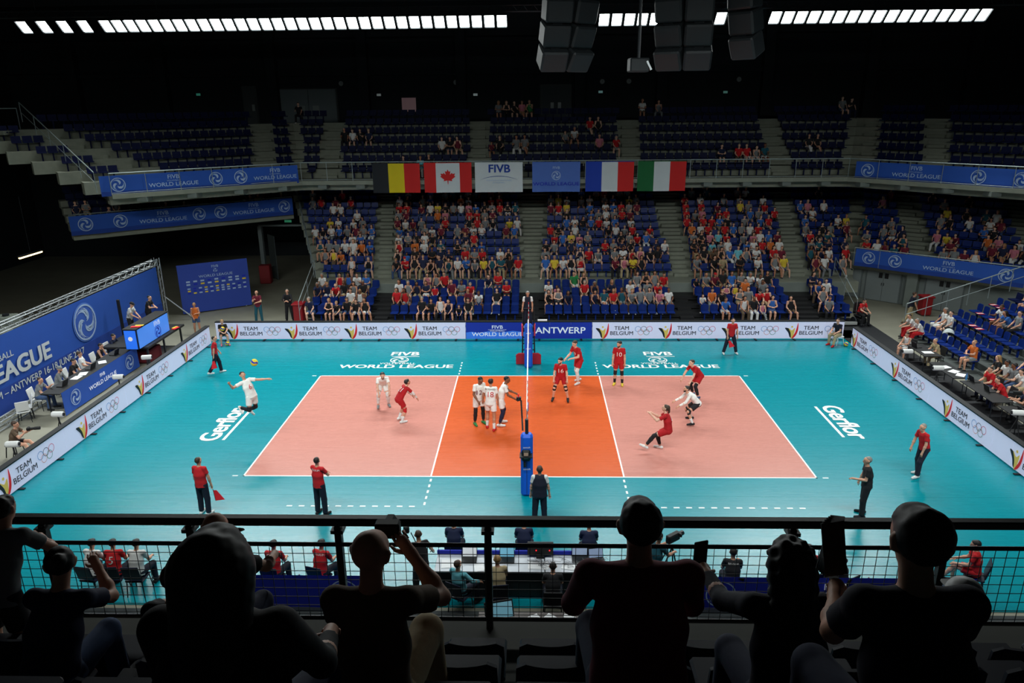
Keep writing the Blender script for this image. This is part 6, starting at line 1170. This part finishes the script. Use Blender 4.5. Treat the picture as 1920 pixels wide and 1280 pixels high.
# sloping handrails
def slope_rail(name, A, B, lab, n=4, h=1.0, fill=True):
    t = empty(name, (0, 0, 0), 0, lab, 'railing'); A, B = Vector(A), Vector(B); u = Vector((0, 0, h)); MB().tube(A+u, B+u, .028).build('handrail', M_RAIL, t); MB().tube(A+u*.5, B+u*.5, .016).build('middle_rail', M_RAIL, t)
    for i in range(n): p = A+(B-A)*i/(n-1); MB().tube(p, p+u, .02).build('post', M_RAIL, t)
slope_rail('stair_railing', (18.6, 10.4, .45), (24.4, 10.4, 2.5), 'sloping grey handrail along the far end of the right side stand', 7, 1.1); slope_rail('stair_railing', (-12.1, 12.0, .3), (-12.3, 16.1, 1.7), 'sloping handrail at the left end of the black stand', 3)
slope_rail('stair_railing', (-12.45, 16.3, 1.6), (-16.2, 26.2, 5.4), 'long sloping grey handrail at the left end of the concrete stand', 8); slope_rail('stair_railing', (17.0, 12.2, .3), (17.2, 16.1, 1.7), 'sloping handrail at the right end of the black stand', 3)
slope_rail('stair_railing', (-21.9, 12.2, 7.0), (-27.0, 15.2, 10.4), 'bright sloping handrail on the outer left stair of the upper balcony', 6)
t = railing('landing_railing', [(-32.5, 12.6), (-27.2, 15.2)], 10.0, 'pale landing railing at the far upper left', 1.1, 1.3); MB().box((-30, 15, 9.9), (6, 3, .2)).build('deck', M_CON, t)
# ---------------------------------------------------------------- right side tables, stroller, mat
bm = empty('black_mat', (16.62, 2, 0), 0, 'black floor mat strip between right boards and the tables', 'mat'); MB().box((0, 0, .006), (2.3, 22, .014)).build('sheet', mat('mat_black', (24, 26, 30), .8), bm); MB().box((-14.4, 8.35, .006), (28.2, 1.3, .014)).build('far_sheet', mat('mat_black', (24, 26, 30), .8), bm)
for x, y, L, lab in ((17.2, 5.7, 1.7, 'black folding table beside the man in beige'), (17.0, 3.2, 1.9, 'black folding table with white papers, right side'), (17.1, .9, 2.2, 'black folding table in front of the two men in red'), (17.1, -1.6, 2.2, 'black folding table at the right edge')):
    t = empty('folding_table', (x, y, 0), 0, lab, 'table'); MB().bevel_box((0, 0, .73), (.75, L, .035), .01).build('top', M_BLK, t)
    for sy in (-1, 1): MB().tube((-.3, sy*(L/2-.15), .72), (-.3, sy*(L/2-.15), 0), .018).tube((.3, sy*(L/2-.15), .72), (.3, sy*(L/2-.15), 0), .018).tube((-.3, sy*(L/2-.15), .1), (.3, sy*(L/2-.15), .1), .012).build('leg_frame', M_STEEL, t)
for i, (x, y, lab) in enumerate(((17.2, 5.35, 'white paper on the table by the man in beige'), (16.95, 3.5, 'white papers at the far end of the paper-strewn right table'), (17.05, 3.0, 'white papers in the middle of the paper-strewn right table'), (17.1, 2.6, 'single white sheet at the near end of the paper-strewn right table'))): t = empty('paper', (x, y, .75), .3*i, lab, 'paper'); MB().box((0, 0, .003), (.42, .3, .004)).build('sheet', M_PAPER, t)
laptop((17.25, 1.9, .75), 90, 'laptop before the farther man in red', (60, 66, 70)); laptop((17.25, .9, .75), 90, 'white-lit laptop before the nearer man in red', (200, 206, 210)); laptop((17.2, -1.2, .75), 90, 'laptop at the right edge table', (50, 60, 90)); laptop((17.1, 6.1, .75), 100, 'laptop on the far right-hand table', (40, 44, 46))
t = empty('water_bottle', (17.0, 2.05, .75), 0, 'blue water bottle on the table of the two men in red', 'bottle'); MB().lathe([(.035, 0), (.037, .17), (.015, .22), (.015, .25)], 10).build('body', mat('bottle_blue', (60, 130, 190), .2), t); MB().lathe([(.017, .245), (.017, .27)], 8).build('cap', FB, t)
ST = empty('stroller', (19.35, 7.75, 0), 2.7, 'black baby stroller with pale hood in front of the side stand', 'stroller')
hood = MB(); n = 10; V = []; F = []
for i in range(n+1):
    a = math.pi*.05+math.pi*.75*i/n
    for j in range(9): b = math.pi*j/8; V.append((.25*math.cos(b), -.1-.28*math.cos(a)*abs(math.sin(b))**.5 if j not in (0, 8) else -.1,   .76+.3*math.sin(a)*math.sin(b)))
hood.add(V, [(i*9+j, i*9+j+1, (i+1)*9+j+1, (i+1)*9+j) for i in range(n) for j in range(8)]); hood.build('hood', mat('hood_pale', (196, 204, 204), .8), ST, smooth=True)
MB().bevel_box((0, -.05, .58), (.42, .5, .3), .1).build('seat_shell', M_BLK, ST); MB().bevel_box((0, .1, .66), (.3, .3, .2), .08).build('blanket', CLO['w'], ST); MB().path([(-.25, .35, 0.2), (-.25, -.1, .6), (-.25, -.5, 1.0), (.25, -.5, 1.0), (.25, -.1, .6), (.25, .35, .2)], .016).build('frame', M_STEEL, ST)
for sx in (-1, 1):
    for sy in (-1, 1): MB().lathe([(.12, -.02), (.13, 0), (.12, .02)], 14, (sx*.27, sy*.32, .13), Matrix.Rotation(math.pi/2, 3, 'Y')).build('wheel', M_BLK, ST)
t = empty('bag', (19.9, 6.9, .4), .3, 'brown bag with orange items on the front row of the side stand', 'bag'); MB().bevel_box((0, 0, .15), (.5, .3, .3), .08).build('body', mat('bag_brown', (120, 70, 34), .8), t); MB().path([(-.15, 0, .3), (-.1, 0, .45), (.1, 0, .45), (.15, 0, .3)], .012).build('handle', M_BLK, t)
rr = random.Random(12); SSL = [s for s in SLOTS if s['t'] == 'side_stand' and id(s) not in WILL and s['row'] < 7 and s['y'] > 0]; rr.shuffle(SSL)
for i, s in enumerate(SSL[:13]):
    t = empty('seat_flag', (s['x']-.06, s['y'], s['z']+.462), s['rz']+rr.uniform(-.3, .3), 'red and white folded flag on blue seat, '+where(s).replace(' stand', ''), 'flag', 'folded flags left on seats'); MB().box((-.1, 0, .006), (.1, .3, .012)).build('red_stripe', CLO['r'], t); MB().box((0, 0, .006), (.1, .3, .012)).build('white_stripe', CLO['w'], t); MB().box((.1, 0, .006), (.1, .3, .012)).build('red_stripe', CLO['r'], t)
# pair in white tops and red trousers at the far end of the side stand
for y, lab, hc in ((9.35, 'woman in white top and red trousers at the end of the side stand, farther one', 0), (8.6, 'person in white top and red trousers, nearer of the pair by the stroller', 3)): sit((18.55, y, .12), 92, lab, 1.7, top='w', bot='pants', bc='r', hair=('crop', hc), p=dict(t=24, L=(84, 6, 20, 0)))
# ---------------------------------------------------------------- hanging loudspeaker clusters
M_SPK = mat('speaker_grey', (34, 39, 42), .6, noise=.08); M_GRL = mat('speaker_grille', (26, 30, 33), .8)
def cluster(x, y, z, cols, rows, lean, yaw, lab, dz=.69):
    t = empty('loudspeaker_cluster', (x, y, z), yaw, lab, 'loudspeaker')
    for c in range(cols):
        for r in range(rows):
            a = R2(lean+r*9); R = Matrix.Rotation(R2((c-(cols-1)/2)*22), 3, 'Z') @ Matrix.Rotation(a, 3, 'X'); px = (c-(cols-1)/2)*.86; pz = -r*dz; py = -abs(c-(cols-1)/2)*-.12+r*.16
            cb_ = MB(); cb_.bevel_box((0, 0, 0), (.88, .7, .68), .06); o = cb_.build('cabinet', M_SPK, t, (px, py, pz)); o.rotation_euler = R.to_euler(); MB().box((0, -.325, 0), (.66, .02, .6)).build('grille', M_GRL, o); MB().box((0, .0, .36), (.3, .3, .03)).build('rigging_plate', M_STEEL, o)
    MB().tube((-.5, 0, .4), (-.5, 0, 18-z), .02).build('chain', M_STEEL, t); MB().tube((.5, 0, .4), (.5, 0, 18-z), .02).build('chain', M_STEEL, t)
cluster(1.45, 0, 14.6, 2, 4, 6, .45, 'dark hanging loudspeaker cluster, leftmost of the three'); cluster(4.9, 0, 14.6, 2, 4, 6, -.3, 'dark hanging loudspeaker cluster, middle of the three'); cluster(6.75, 0, 14.2, 1, 3, 8, -.8, 'dark hanging loudspeakers, rightmost single column')
t = empty('hanging_box', (3.55, 0, 12.25), .1, 'dark box hanging between the loudspeaker clusters', 'speaker'); MB().bevel_box((0, 0, 0), (.62, .5, .42), .04).build('body', M_SPK, t); MB().tube((0, 0, .2), (0, 0, 5.8), .05).build('pole', M_STEEL, t); MB().box((.28, -.1, -.02), (.06, .4, .3), Matrix.Rotation(-.5, 3, 'Y')).build('bracket', M_ALU, t)
